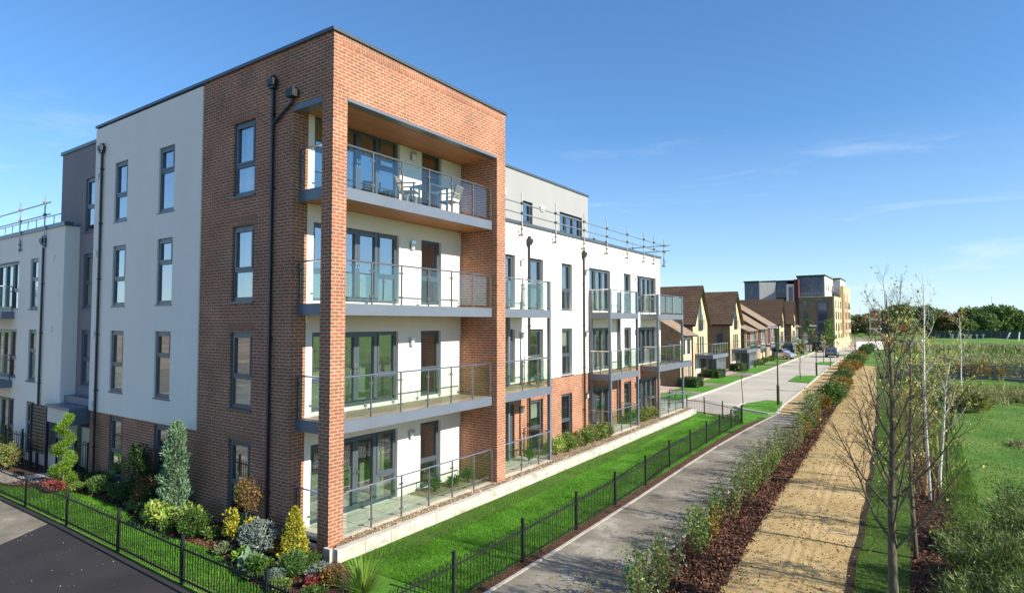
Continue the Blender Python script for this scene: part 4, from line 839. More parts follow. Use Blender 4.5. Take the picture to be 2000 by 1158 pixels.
# cordyline / flax in the corner
def spiky(name, label, loc, n, L, m, wd=.035, droop=.6):
    t = thing(name, label, 'plant', loc); q = []
    for i in range(n):
        a = random.uniform(0, 2*math.pi); el = random.uniform(.35, 1.45); l = L*random.uniform(.7, 1.15); d = Vector((math.cos(a)*math.cos(el), math.sin(a)*math.cos(el), math.sin(el)))
        s_ = Vector((-math.sin(a), math.cos(a), 0)); p = Vector((d.x*.04, d.y*.04, .03)); prev = None
        for k in range(6):
            w_ = wd*(1-k/5.2)*(.6 if k == 0 else 1)/2; cur = (p-s_*w_, p+s_*w_)
            if prev: q.append([prev[0], prev[1], cur[1], cur[0]])
            prev = cur; p = p+d*l/5; d = (d+Vector((0, 0, -droop*.16*k/2))).normalized()
    np_quads('foliage', np.array([[tuple(v) for v in f_] for f_ in q]), m, t); return t
spiky('flax', 'large arching green and yellow flax beside the lawn corner', (1.95, -.75, GZ), 230, .78, 'flax', .028, .9)
spiky('flax', 'small spiky tuft of grass leaves right of the big flax', (2.45, -1.55, GZ), 60, .4, 'flax', .016)
# planting on the terraces
for x, y, h, m_, lb in [(-.95, 4.6, .42, 'rosemary', 'small green herb clump behind the terrace glass'), (-.85, 5.3, .36, 'green', 'second low green clump by the terrace window'), (-.8, 5.95, .45, 'rosemary', 'green clump next to the brick pier on the terrace'), (-.75, 9.4, .45, 'green', 'wispy green plant behind the first wing terrace glass')]:
    bush('terrace_plant', lb, x, y, .22, h, m_, 500, .08, .3, z=-.02)
for i, (x, y) in enumerate([(-.62, 10.9), (-.5, 11.6), (-.65, 12.3), (-.5, 13.0), (-.62, 13.7), (-.5, 14.4), (-.62, 15.1)]):
    bush('laurel', ['yellow-green laurel bush nearest the first wing terrace', 'olive laurel second from the first wing terrace', 'dark green laurel third from the first wing terrace', 'olive laurel in the middle of the terrace row', 'dark green laurel just past the middle of the terrace row', 'olive laurel second from the second terrace', 'last laurel before the second terrace post'][i], x+.12, y, .44, .66, 'aucuba' if i == 0 else ('hg2' if i % 2 else 'hedge'), 1900, .08, .45, z=-.03, group='laurels between the terraces', rx=.44)
for i, (x, y) in enumerate([(-.8, 19.2), (-.75, 19.9), (-.85, 20.6), (-.8, 21.2)]):
    bush('laurel', ['first', 'second', 'third', 'last'][i]+' low bush in the short row before the far terrace', x, y, .46, .6, 'hedge' if i % 2 else 'hg2', 1500, .09, .45, z=-.03, group='low bushes before the far terrace')
bush('terrace_plant', 'pale green grassy plant under the second terrace window', -1.15, 19.8, .25, .5, 'lime', 400, .12, .2, z=-.02, up=1)
bush('potted_plant', 'pale flowering plant on the first wing balcony corner', -.55, 9.7, .22, .42, 'silver', 220, .1, .35, z=2.63)
# ---------------------------------------------------------------- hedge of young whips along the bark bed
def whip(name, label, x, y, h, r, n, m, ls=.06, z=GZ, group=None, ns=4):
    t = thing(name, label, 'hedge plant', (x, y, z), random.uniform(0, 6), group); S_ = []; PP = []; DD = []
    for k in range(ns):
        a = random.uniform(0, 6.28); lx, ly = math.cos(a)*r, math.sin(a)*r; hh = h*random.uniform(.6, 1.05)
        p = [(lx*.15, ly*.15, -.03), (lx*.5, ly*.5, hh*.5), (lx*random.uniform(.7, 1.2), ly*random.uniform(.7, 1.2), hh)]; S_.append(p)
        u = rg.uniform(.15, 1, n//ns); c = np.stack([np.interp(u, [0, .5, 1], [q_[j] for q_ in p]) for j in range(3)], 1); PP.append(c+rg.normal(0, r*.28, c.shape)*np.array((1, 1, .7)))
    P = np.concatenate(PP); P[:, 2] = np.clip(P[:, 2], .02, None); np_quads('foliage', leaf_quads(rg, P, ls, .5, .3), m, t); stems(t, S_, .009); return t
prot = []
for i in range(9):
    prot.append((whip('hedge_plant', '', 0, 0, random.uniform(.75, 1.15), .2, [190, 330, 260][i % 3], ['hedge', 'hg2', 'hg3', 'hedge', 'hg2', 'autumn', 'hg3', 'hg2', 'hedge'][i], .07), i))
used = set()
yy_ = -0.2; k = 0
while yy_ < 46:
    for row in (0, 1):
        if yy_ < 9 and random.random() < (.45 if yy_ < 4 else .25)*(1 if row else .7): continue
        i = random.randrange(9) if yy_ > 2 else random.choice([0, 2, 3, 4, 6])
        o = prot[i][0]; c = copy_tree(o) if i in used else o; used.add(i)
        xr = float(np.interp(yy_, [p[1] for p in RP], [p[0] for p in RP])) if yy_ < 28.4 else float(np.interp(yy_, [p[1] for p in HR], [p[0] for p in HR]))
        c.location = (xr+.25+row*.36+random.gauss(0, .08), yy_+random.uniform(-.15, .15), GZ); c.rotation_euler.z = random.uniform(0, 6.28); s_ = random.uniform(.7, 1.1)*(1 if yy_ < 12 else 1.1 if yy_ < 24 else 1.35); c.scale = (s_*1.05,)*2+(s_,)
        look = ['leafy', 'bright green', 'olive', 'leafy', 'bright green', 'rust-tinged', 'olive', 'bright green', 'leafy'][i]
        sec = 'at the bottom edge' if yy_ < 4 else 'by the corner column' if yy_ < 9 else 'opposite the terraces' if yy_ < 17 else 'near the lawn end' if yy_ < 28.4 else 'by the far path'
        tag(c, look+' young hedge plant in the '+('kerbside' if row == 0 else 'bark side')+' row '+sec, 'hedge plant', look+' hedge plants, '+('kerbside' if row == 0 else 'bark side')+' row '+sec)
    yy_ += .37+yy_*.022
for i in range(9):
    if i not in used:
        for ch in list(prot[i][0].children): bpy.data.objects.remove(ch)
        bpy.data.objects.remove(prot[i][0])
HB = [bush('roadside_bush', '', 0, 0, 1.0, 1.5, m_, 2600, .16, .5, rx=1.0) for m_ in ('green', 'autumn', 'hedge')]
k = 0
for y in [24, 26.5, 29, 31.5, 34, 37, 40, 43, 46, 50, 54, 58, 63, 68, 74, 80, 87, 95, 104, 114]:
    o = HB[k % 3] if k < 3 else copy_tree(HB[(k*2+k//3) % 3]); xr = float(np.interp(y, [p[1] for p in HR], [p[0] for p in HR])) if y > 28.4 else 5.6
    s_ = .42 if y < 30 else .55 if y < 34 else .8 if y < 60 else 1.05
    o.location = (xr+.75*s_+random.uniform(0, .35), y, GZ); o.scale = (s_, s_*1.15, s_*random.uniform(.85, 1.15)); o.rotation_euler.z = random.uniform(0, 6)
    tag(o, ['nearest', 'second', 'third', 'fourth', 'fifth', 'sixth', 'seventh', 'eighth', 'ninth', 'tenth', 'eleventh', 'twelfth', 'thirteenth', 'fourteenth', 'fifteenth', 'sixteenth', 'seventeenth', 'eighteenth', 'nineteenth', 'farthest'][k]+' rounded bush of the roadside row beside the sandy path', 'shrub', 'bushes beside the sandy path'); k += 1
# ---------------------------------------------------------------- bare trees
def bare_tree(name, label, loc, H, r, fork=.3, nl=16, m='bark', leafm='yleaf', nleaf=300, seed=1, upr=.9, L0=1.7, lean=(0, 0), group=None, kids=6, ls=.035, sub=True, cat='tree', top=.1, segs=4):
    rd = random.Random(seed); t = thing(name, label, cat, loc, group=group); q = MB(); tips = []
    def P(z): u = z/H; return Vector((lean[0]*u*u+.03*math.sin(u*7+seed), lean[1]*u*u+.03*math.cos(u*6+seed), z))
    zs = np.linspace(-.1, H, 14); q.tube([P(max(z, -.1)) for z in zs], [r*(1-max(z, 0)/H)**.75+.004 for z in zs], 8)
    def branch(p, d, L, rad, lvl):
        pts = [p]; n = segs+1 if lvl == 0 else segs; x = p
        for i in range(n):
            d = (d+Vector((rd.gauss(0, .09), rd.gauss(0, .09), (.13 if lvl == 0 else .07)*upr))).normalized(); x = x+d*L/n; pts.append(x)
        q.tube(pts, np.linspace(rad, rad*.25, len(pts)).tolist(), 5 if lvl == 0 else 4 if lvl == 1 else 3, cap=False); tips.extend(pts[1:] if lvl else pts[3:])
        if lvl < (2 if sub else 1):
            for i in range(kids if lvl == 0 else max(3, kids-2)):
                u = rd.uniform(.2, .98); j = min(int(u*n), n-1); pp = pts[j].lerp(pts[j+1], u*n-j); a = rd.uniform(0, 6.28)
                side = d.orthogonal().normalized(); side = (side*math.cos(a)+d.cross(side)*math.sin(a)); branch(pp, (d*.85+side*.75).normalized(), L*rd.uniform(.3, .5)*(1.15-u*.5), rad*.45*(1-u*.4), lvl+1)
    for i in range(nl):
        u = i/(nl-1); z = H*(fork+(1-fork-top)*u**.9); a = i*2.4+rd.uniform(-.4, .4); el = .75+u*.25; d = Vector((math.cos(a)*math.cos(el), math.sin(a)*math.cos(el), math.sin(el)))
        branch(P(z), d, L0*(1-.55*u)*rd.uniform(.8, 1.15), r*.30*(1-u*.6), 0)
    q.build('trunk', m, t, smooth=True)
    if nleaf:
        pick = [tips[rd.randrange(len(tips))] for _ in range(nleaf)]; Pn = np.array([tuple(v) for v in pick])+rg.normal(0, .03, (nleaf, 3)); np_quads('foliage', leaf_quads(rg, Pn, ls, .7, -.2), leafm, t)
    return t
bare_tree('young_tree', 'tall bare young tree with grey trunk in the right foreground verge', (10.5, 3.0, GZ), 5.75, .075, .25, 28, seed=3, L0=1.95, nleaf=520, ls=.042, kids=10, upr=1.2)
bare_tree('birch_tree', 'tall white-stemmed birch with a wispy bare top rising above the skyline', (11.0, 12.9, GZ), 7.0, .04, .42, 18, 'birch', 'yleaf', 260, seed=8, L0=1.15, ls=.04, kids=5)
bare_tree('birch_tree', 'second white-stemmed birch right of the tall one, shorter', (11.33, 14.6, GZ), 3.9, .042, .45, 12, 'birch', 'yleaf', 160, seed=11, L0=1.2, ls=.04, lean=(.35, 0), kids=4)
bare_tree('young_tree', 'slim bare sapling just behind the big foreground tree', (10.7, 7.4, GZ), 5.3, .05, .2, 16, seed=21, L0=1.5, nleaf=900, ls=.045, kids=5)
bare_tree('young_tree', 'bushy bare sapling right of the birches with pale yellow leaves', (11.6, 17.5, GZ), 4.6, .04, .15, 18, seed=23, L0=1.6, nleaf=900, ls=.055, kids=6)
bare_tree('young_tree', 'bare sapling standing in the bark strip beyond the birches', (10.9, 21.5, GZ), 4.8, .05, .18, 16, seed=25, L0=1.6, nleaf=900, ls=.06, kids=5)
bare_tree('young_tree', 'leaning bare sapling near the boardwalk', (12.0, 27.0, GZ), 3.3, .04, .4, 7, 'bark', seed=29, L0=.8, nleaf=120, ls=.06, lean=(1.5, 0), kids=3)
bare_tree('young_tree', 'far bare sapling beside the sandy track behind the row of saplings', (10.3, 31, GZ), 5.6, .06, .18, 14, seed=31, L0=1.9, nleaf=500, ls=.08, kids=5)
bare_tree('young_tree', 'farthest bare sapling beside the sandy track in the distance', (9.3, 42, GZ), 5.2, .06, .18, 14, seed=33, L0=1.9, nleaf=500, ls=.10, kids=4, sub=False)
bare_tree('birch_tree', 'thin distant white birch stem over the boardwalk', (13.3, 48, GZ), 6.0, .05, .3, 12, 'birch', seed=35, L0=1.8, nleaf=300, ls=.10, kids=4, sub=False)
# trees standing out of frame on the right: only their shadows fall across the paths
for i, (x, y, h, lb) in enumerate([(15.6, 5.2, 6.0, 'level with the willows'), (14.2, 1.3, 6.5, 'level with the big bare tree'), (13.2, -1.8, 6.2, 'nearest the camera'), (15.4, 9.6, 6.4, 'behind the willows'), (17.0, 13.4, 6.6, 'by the meadow'), (16.0, 3.3, 7.2, 'farther out behind the nearest one')]):
    bare_tree('young_tree', 'thin-leaved tree out of frame on the right, '+lb, (x, y, GZ), h, .09, .25, 16, seed=41+i, L0=2.3, nleaf=1500, ls=.075, kids=7, leafm='autumn')
for (x, y, h, lb) in [(10.93, 13.3, .75, 'orange timber stake left of the tall birch'), (11.62, 13.1, .72, 'orange timber stake right of the birches'), (11.1, 12.2, .5, 'short grey timber stake at the tall birch'), (11.25, 9.8, .55, 'pale stump-like stake nearest in the bark strip')]:
    q = MB(); q.tube([(0, 0, -.1), (.03, 0, h)], .03, 8); o = q.build('timber_stake', 'timber' if 'orange' in lb else 'bark', None, (x, y, GZ)); tag(o, lb, 'stake')
# willow thicket, bottom right
def willow(label, x, y, h, r, n, seed):
    t = thing('willow_bush', label, 'willow', (x, y, GZ)); rd = random.Random(seed); S_ = []; PP = []; DD = []
    for k in range(34):
        a = rd.uniform(0, 6.28); rr = r*rd.uniform(.2, 1)**.6; hh = h*rd.uniform(.55, 1.0)*(1.05-.35*rr/r); p = [(math.cos(a)*rr*.2, math.sin(a)*rr*.2, -.05), (math.cos(a)*rr*.7, math.sin(a)*rr*.7, hh*.6), (math.cos(a)*rr*1.05, math.sin(a)*rr*1.05, hh)]; S_.append(p)
        u = rg.uniform(.12, 1, n//34); c = np.stack([np.interp(u, [0, .5, 1], [q_[j] for q_ in p]) for j in range(3)], 1); PP.append(c+rg.normal(0, .09, c.shape)); v = unit(np.array([p[2]])-np.array([p[1]])); DD.append(np.repeat(v, len(u), 0))
    P = np.concatenate(PP); D = np.concatenate(DD); P[:, 2] = np.clip(P[:, 2], .03, None); np_quads('foliage', leaf_quads(rg, P, .14, .13, .1, D*1.0, .65), 'willow', t); stems(t, S_, .014); return t
willow('feathery grey-green willow thicket filling the bottom right corner', 12.25, 6.3, 1.45, 1.05, 10000, 1)
willow('tall feathery willow thicket at the right edge', 13.3, 8.8, 1.9, 1.2, 11000, 2)
willow('lower willow thicket nearest the bark strip', 12.3, 8.6, .75, .75, 5000, 3)
willow('willow thicket low beside the foreground tree', 11.75, 4.6, .85, .75, 6000, 4)
willow('willow thicket close to the camera at the bottom edge', 12.6, 4.3, 1.2, .9, 8000, 5)
willow('willow thicket farther back on the right meadow edge', 14.8, 11.4, 1.3, 1.0, 6000, 6)
# rough growth on the meadow: reeds, thickets, long grass bank
def tufts(name, label, N, fx, h, wd, m, lean=.35):
    P = fx(N); a = rg.uniform(0, 2*math.pi, N); s = np.stack([np.cos(a), np.sin(a), np.zeros(N)], 1)*wd/2; t = rg.normal(0, lean, (N, 3)); t[:, 2] = 1; t = unit(t)*(h*rg.uniform(.4, 1.25, N))[:, None]
    V = np.empty((N, 3, 3)); V[:, 0] = P-s; V[:, 1] = P+s; V[:, 2] = P+t; o = np_quads(name, V, m, n=3); tag(o, kind='stuff'); return o
def band(x0, x1, yc, wy, slope=0, wob=.8):
    def f(N):
        x = rg.uniform(x0, x1, N); y = yc+slope*(x-x0)+wob*np.sin(x*.35)+rg.normal(0, wy, N); k = np.sin(x*.9+y*.6)+np.sin(x*.37-y*.8+2); y = y+.5*k; return np.stack([x, y, mheight(x, y)], 1)
    return f
tufts('long_grass', '', 20000, band(13.5, 34, 42.5, .8, .05), .5, .09, 'reed')
tufts('long_grass', '', 12000, band(12.5, 30, 50.5, 1.2, .0), .6, .10, 'hedge')
tufts('reed_bed', '', 34000, band(11.5, 60, 88, 12, .15, 2), .6, .2, 'reed', .6)
tufts('reed_bed', '', 9000, band(12, 52, 67, 2.2, .05, 1), .5, .16, 'reed', .5)
tufts('grass_bank', '', 26000, band(6, 90, 128, 4, .1, 1.5), 1.3, .35, 'reed', .4)
tufts('grass_bank', '', 16000, band(6, 90, 122, 2.5, .1, 1.5), 1.0, .3, 'hg2', .4)
tufts('rough_grass', '', 7000, band(11.3, 12.2, 16, 8, 0, .1), .16, .03, 'wildgrass', .5)
tufts('rough_grass', '', 14000, band(9.6, 11.5, 38, 8, 0, .1), .45, .06, 'hedge', .5)
tufts('rough_grass', '', 12000, band(9.4, 12.5, 66, 9, 0, .1), .7, .12, 'green', .5)
tufts('reed_patch', '', 3500, band(14, 20, 26, .9, .3, .5), .35, .05, 'reed', .5)
tufts('reed_patch', '', 4000, band(18, 30, 34, 1.1, -.1, .6), .35, .06, 'reed', .5)
for i, (x, y, s_, m_, lb) in enumerate([(14.8, 60, 1.0, 'autumn', 'rust-brown thicket beyond the boardwalk left part'), (18.5, 61.5, 1.2, 'reed', 'grey-brown thicket just behind the boardwalk rails'), (22.5, 60.5, .9, 'autumn', 'small rusty thicket behind the boardwalk at the right'), (13, 36, .7, 'hedge', 'low thicket in the meadow in front of the grassy ridge')]):
    bush('thicket', lb, x, y, 1.6*s_, 1.7*s_, m_, 2200, .28, .25, rx=2.3*s_, z=-.4, up=.6)
# ================================================================ houses along the street
def gable_house(loc, W=4.6, D=8, he=5.35, ha=8.7, label='', porch=True, chimney=False, side_win=True):
    t = thing('brick_house', label, 'house', loc, group='gabled houses along the street'); q = MB(); Fg = FX(0)
    q.poly([(0, 0, 0), (0, W, 0), (0, W, he), (0, W/2, ha-.12), (0, 0, he)]); q.poly([(-D, 0, 0), (-D, W, 0), (-D, W, he), (-D, W/2, ha-.12), (-D, 0, he)]); q.quad((-.002, W, 0), (-D, W, 0), (-D, W, he), (-.002, W, he)); q.build('wall', 'ybrick', t)
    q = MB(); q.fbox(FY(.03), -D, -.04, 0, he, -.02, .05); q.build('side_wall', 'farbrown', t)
    q = MB(); o = .30; sl = (ha-he)/(W/2)
    for s in (0, 1):
        y0, y1 = (-o, W/2) if s == 0 else (W+o, W/2); z0 = he-o*sl; th = .14
        q.hexa([(-D-.2, y0, z0), (.32, y0, z0), (.32, y1, ha), (-D-.2, y1, ha), (-D-.2, y0, z0+th), (.32, y0, z0+th), (.32, y1, ha+th), (-D-.2, y1, ha+th)])
    r = q.build('roof', 'tile', t)
    q = MB()
    for s in (0, 1):
        y0, y1 = (-o, W/2) if s == 0 else (W+o, W/2); z0 = he-o*sl
        q.hexa([(.322, y0, z0-.02), (.35, y0, z0-.02), (.35, y1, ha-.02), (.322, y1, ha-.02), (.322, y0, z0+.15), (.35, y0, z0+.15), (.35, y1, ha+.15), (.322, y1, ha+.15)])
    q.build('barge_board', 'dark', r); q = MB(); q.box(-D-.2, .3, -o-.1, -o+.02, he-o*sl-.06, he-o*sl+.05); q.build('gutter', 'black', r)
    if chimney: q = MB(); q.box(-D+.5, -D+1.5, W/2-.4, W/2+.3, ha-.3, ha+.9); q.build('chimney', 'ybrick', r)
    c = W/2; wb = 4.5
    q = MB(); q.poly([(.02, c-.62, wb), (.02, c+.62, wb), (.02, c+.62, wb+1.5), (.02, c+.12, ha-1.0), (.02, c-.12, ha-1.0), (.02, c-.62, wb+1.5)]); g_ = q.build('gable_window', 'farpane', t)
    q = MB(); Z = wb+1.5; q.fbox(Fg, c-.66, c-.60, wb, Z, .0, .06); q.fbox(Fg, c+.60, c+.66, wb, Z, 0, .06); q.fbox(Fg, c-.6, c+.6, wb-.06, wb, 0, .06); q.fbox(Fg, c-.025, c+.025, wb, Z+.8, .021, .06); q.fbox(Fg, c-.6, c+.6, wb+.95, wb+1.0, .021, .05); q.fbox(Fg, c-.6, c+.6, Z, Z+.06, .021, .05)
    q.fbox(Fg, c-.66, c+.66, wb+.98, wb+1.02, .2, .23)
    for i in range(7): q.fbox(Fg, c-.64+i*.21, c-.62+i*.21, wb+.05, wb+.98, .2, .22)
    q.build('window_frame', 'frame', g_)
    for k in range(3):
        u = c-1.05+k*.78
        f_ = MB(); f_.fbox(Fg, u, u+.42, 2.3, 3.9, .001, .04); f_ = f_.build('window', 'frame', t); f2 = MB(); f2.fbox(Fg, u+.05, u+.37, 2.36, 3.84, .041, .045); f2.build('pane', 'farpane', f_)
    if side_win:
        f_ = MB(); f_.fbox(FY(-.02), -1.5, -.75, 2.35, 4.0, .001, .04); f_ = f_.build('window', 'frame', t); f2 = MB(); f2.fbox(FY(-.02), -1.43, -.82, 2.42, 3.9, .041, .045); f2.build('pane', 'farpane', f_)
    # ground floor: door, bay window box, canopy that is a balcony
    f_ = MB(); f_.fbox(Fg, .7, 1.6, .02, 2.05, .001, .05); f_.build('door', 'whitepl', t)
    p = MB(); p.box(.001, 1.5, 2.3, W+.9, 0, 1.85); p = p.build('porch', 'metal', t); f2 = MB(); f2.fbox(FX(1.5), 2.6, 3.3, .3, 1.75, .001, .01); f2.fbox(FX(1.5), 3.5, 4.2, .3, 1.75, .001, .01); f2.fbox(FX(1.5), 4.4, W+.7, .3, 1.75, .001, .01); f2.fbox(FY(2.3), .2, 1.3, .1, 1.75, .001, .01); f2.build('pane', 'farpane', p)
    p = MB(); p.box(.001, 1.7, .45, W+1.2, 1.86, 2.2); p = p.build('balcony', 'metal', t); q = MB()
    for i in range(7): q.box(1.62, 1.66, .5+i*(W+.6)/6, .54+i*(W+.6)/6, 2.2, 3.2)
    for i in range(3): q.box(.1+i*.7, .14+i*.7, .5, .54, 2.2, 3.2)
    q.box(1.61, 1.67, .48, W+1.16, 3.2, 3.25); q.box(.05, 1.6, .49, .55, 3.2, 3.25); q.build('balustrade', 'galv', p); f2 = MB(); f2.box(1.635, 1.645, .55, W+1.1, 2.3, 3.1); f2.build('glass_panel', 'glass', p)
    p = MB(); p.box(1.55, 1.65, .5, .6, 0, 1.86); p.build('post', 'dark', t)
    return t
gable_house((-6.9, 47.55, GZ), 4.55, 8, label='nearest gabled house with steep brown tiled roof and tall gable window')
gable_house((-6.9, 60.75, GZ), 4.7, 5.0, label='second gabled house, with one window in its dark brick side wall')
gable_house((-6.9, 88.9, GZ), 3.6, 13, label='third gabled house, with a long brown roof and chimney', side_win=False, chimney=True)
gable_house((-6.9, 98.9, GZ), 3.9, 6, label='fourth gabled house, narrow, nearest the tall flats')
def terrace(loc, W, label, he=4.35, rise=2.4, run=4.2, D=5, low=False, pale='tile_pale'):
    t = thing('terraced_house', label, 'house', loc, group=None if low else 'low terraced houses between the gabled ones'); q = MB()
    q.poly([(0, 0, 0), (0, W, 0), (0, W, he), (0, 0, he)]); q.poly([(0, W, 0), (-D, W, 0), (-D, W, he), (-run, W, he+rise), (0, W, he)]); q.build('wall', 'ybrick', t)
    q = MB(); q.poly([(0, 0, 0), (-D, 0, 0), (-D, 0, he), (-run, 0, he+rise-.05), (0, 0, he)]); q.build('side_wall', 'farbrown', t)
    q = MB(); sl = rise/run; q.hexa([(-run, -.2, he+rise), (.45, -.2, he-.45*sl), (.45, W+.2, he-.45*sl), (-run, W+.2, he+rise), (-run, -.2, he+rise+.13), (.45, -.2, he-.45*sl+.13), (.45, W+.2, he-.45*sl+.13), (-run, W+.2, he+rise+.13)])
    q.hexa([(-D-.3, -.2, he), (-run, -.2, he+rise), (-run, W+.2, he+rise), (-D-.3, W+.2, he), (-D-.3, -.2, he+.13), (-run, -.2, he+rise+.13), (-run, W+.2, he+rise+.13), (-D-.3, W+.2, he+.13)])
    r = q.build('roof', pale, t); q = MB(); q.box(.44, .54, -.2, W+.2, he-.45*sl-.02, he-.45*sl+.10); q.build('gutter', 'black', r)
    F_ = FX(0)
    if low:
        f_ = MB(); f_.fbox(F_, .3, 1.2, 2.5, he-.4, .001, .05); f_.fbox(F_, 1.5, 2.5, 2.5, he-.4, .001, .05); f_ = f_.build('window', 'trim', t); f2 = MB(); f2.fbox(F_, .38, 1.12, 2.6, he-.5, .051, .055); f2.fbox(F_, 1.58, 2.42, 2.6, he-.5, .051, .055); f2.build('pane', 'farpane', f_)
        f_ = MB(); f_.fbox(F_, .3, 1.7, .0, 2.1, .001, .04); f_.build('garage_door', 'deck', t); f_ = MB(); f_.fbox(F_, 1.9, 2.6, 0, 2.1, .001, .05); f_.build('door', 'greywood', t)
    else:
        f_ = MB(); f_.fbox(F_, .4, W*.55, 2.3, he-.35, .001, .06); f_.build('cladding_panel', 'fardark', t)
        for a in (W*.62, W*.80):
            f_ = MB(); f_.fbox(F_, a, a+.8, 2.4, he-.35, .001, .05); f_ = f_.build('window', 'trim', t); f2 = MB(); f2.fbox(F_, a+.07, a+.73, 2.48, he-.42, .051, .055); f2.build('pane', 'farpane', f_)
        f_ = MB(); f_.fbox(F_, .35, W*.45, 0, 2.0, .001, .04); f_.build('garage_door', 'deck', t); f_ = MB(); f_.fbox(F_, W*.6, W*.78, .2, 2.0, .001, .05); f_ = f_.build('window', 'trim', t); f2 = MB(); f2.fbox(F_, W*.62, W*.76, .3, 1.9, .051, .055); f2.build('pane', 'farpane', f_)
        p = MB(); p.box(.002, 1.3, W*.5, W+.1, 2.02, 2.3); p = p.build('balcony', 'metal', t); q = MB()
        for i in range(5): q.box(1.24, 1.28, W*.5+.05+i*W*.12, W*.5+.09+i*W*.12, 2.3, 3.3)
        q.box(1.23, 1.29, W*.5, W+.1, 3.3, 3.35); q.build('balustrade', 'galv', p)
        f_ = MB(); f_.box(.06, .18, .0, .14, 0, he-.2); f_.build('pilaster', 'ybrick', t)
    return t
terrace((-5.35, 39.3, GZ), 2.9, 'small low house with pale tiled roof just beyond the white block', he=4.35, rise=1.35, run=2.3, D=4.4, low=True)
terrace((-6.9, 67.3, GZ), 5.2, 'first low terraced house, right after the second gabled house', he=4.3, run=4.6, rise=2.1)
terrace((-6.9, 73.2, GZ), 5.3, 'middle low terraced house with pale tiled roof', he=4.55, run=5.0, rise=3.2)
terrace((-7.0, 79.6, GZ), 5.7, 'last low terraced house before the third gabled house', he=4.95, run=5.0, rise=3.2)
terrace((-7.6, 104.5, GZ), 5.5, 'small terraced house beyond the fourth gable, close to the flats', he=4.6, run=4.2, rise=2.0)
for x, y, L, lb in [(-4.75, 39.9, 1.7, 'clipped dark box hedge by the nearest driveway'), (-5.6, 49.6, 2.3, 'clipped dark box hedge in front of the nearest gabled house'), (-5.5, 58.6, 1.6, 'loose low hedge at the corner of the second gabled house')]:
    t = thing('box_hedge', lb, 'hedge', (x, y, GZ)); N = 2600; P = np.stack([rg.uniform(-.8, .8, N), rg.uniform(-L/2, L/2, N), rg.uniform(.02, .75, N)], 1); f_ = rg.integers(0, 3, N); k = f_ == 0; P[k, 2] = .75; k = f_ == 1; P[k, 0] = .8*np.sign(P[k, 0]); k = f_ == 2; P[k, 1] = L/2*np.sign(P[k, 1]); P += rg.normal(0, .03, P.shape)
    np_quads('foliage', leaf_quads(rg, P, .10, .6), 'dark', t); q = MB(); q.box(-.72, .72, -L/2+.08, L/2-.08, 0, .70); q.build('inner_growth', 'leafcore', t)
for i, (x, y) in enumerate([(-5.3, 65.5), (-5.6, 69.5), (-5.9, 74), (-6.0, 79)]): bush('garden_shrub', 'low green shrub in front of the terraced houses', x, y, .9, .8, 'green', 900, .14, .5, group='front garden shrubs', rx=.6)

# ================================================================ block of flats at the end of the street
FB = thing('block_of_flats', 'tall grey, buff and brown block of flats at the end of the street', 'block of flats', (-6.3, 150, GZ)); ox, oy = -6.3, 150
def bb(name, x0, x1, y0, y1, z0, z1, m_): q = MB(); q.box(x0-ox, x1-ox, y0-oy, y1-oy, z0-GZ, z1-GZ); return q.build(name, m_, FB)
def blackroof(x0, x1, y0, y1, z): return bb('roof', x0-.18, x1+.12, y0-.25, y1+.2, z, z+.35, 'dark')
bb('brown_brick_wing', -13.65, -6.34, 150, 184, GZ, 10.9, 'farbrown'); bb('buff_end_wall', -6.34, -6.0, 150.01, 165, GZ, 10.95, 'ybrick'); bb('coping', -13.7, -5.95, 149.95, 178, 10.95, 11.15, 'ybrick')
bb('buff_wing', -6.34, -5.5, 165.1, 172, GZ, 14.2, 'ybrick'); bb('red_panel', -5.5, -5.46, 166, 168.5, 2, 12.6, 'brick'); bb('buff_wing', -6.34, -5.7, 173, 184, GZ, 14.6, 'ybrick'); bb('red_panel', -5.7, -5.66, 174.5, 177, 2, 12.6, 'brick')
bb('grey_tower', -14.3, -8.4, 152.5, 176, 10, 16.1, 'fargrey'); bb('pale_tower_side', -8.4, -8.2, 152.51, 168, 10, 16.0, 'white'); blackroof(-14.3, -8.2, 152.5, 171, 16.1); bb('pale_tower_side', -8.4, -6.8, 171.6, 184, 10, 16.4, 'white'); blackroof(-8.4, -6.8, 171.6, 184, 16.4)
bb('plum_link', -14.6, -13.66, 149.9, 170, GZ, 15.4, 'fardark')
bb('dark_grey_tower', -26.1, -22.6, 150, 170, GZ, 15.0, 'fargrey'); bb('pale_tower_side', -22.6, -22.5, 150.01, 171, 5, 15.0, 'white'); 
q = MB(); q.hexa([(-22.49-ox, 150.02-oy, 0), (-19.0-ox, 151.7-oy, 0), (-19.0-ox, 171-oy, 0), (-22.49-ox, 171-oy, 0), (-22.49-ox, 150.02-oy, 15.3), (-19.0-ox, 151.7-oy, 15.3), (-19.0-ox, 171-oy, 15.3), (-22.49-ox, 171-oy, 15.3)]); q.build('pale_slanted_wall', 'palegrey', FB)
bb('plum_wall', -18.98, -16.5, 152, 170, GZ, 11.2, 'fardark'); bb('grey_wall', -18.98, -16.5, 152, 170, 11.2, 15.0, 'fargrey'); bb('white_stair_tower', -16.6, -14.65, 151.6, 168, GZ, 14.4, 'white'); blackroof(-26.1, -22.75, 150, 172, 15.05); blackroof(-18.9, -14.8, 152.0, 172, 15.05); bb('roof', -22.6, -19.1, 152, 172, 15.31, 15.45, 'dark')
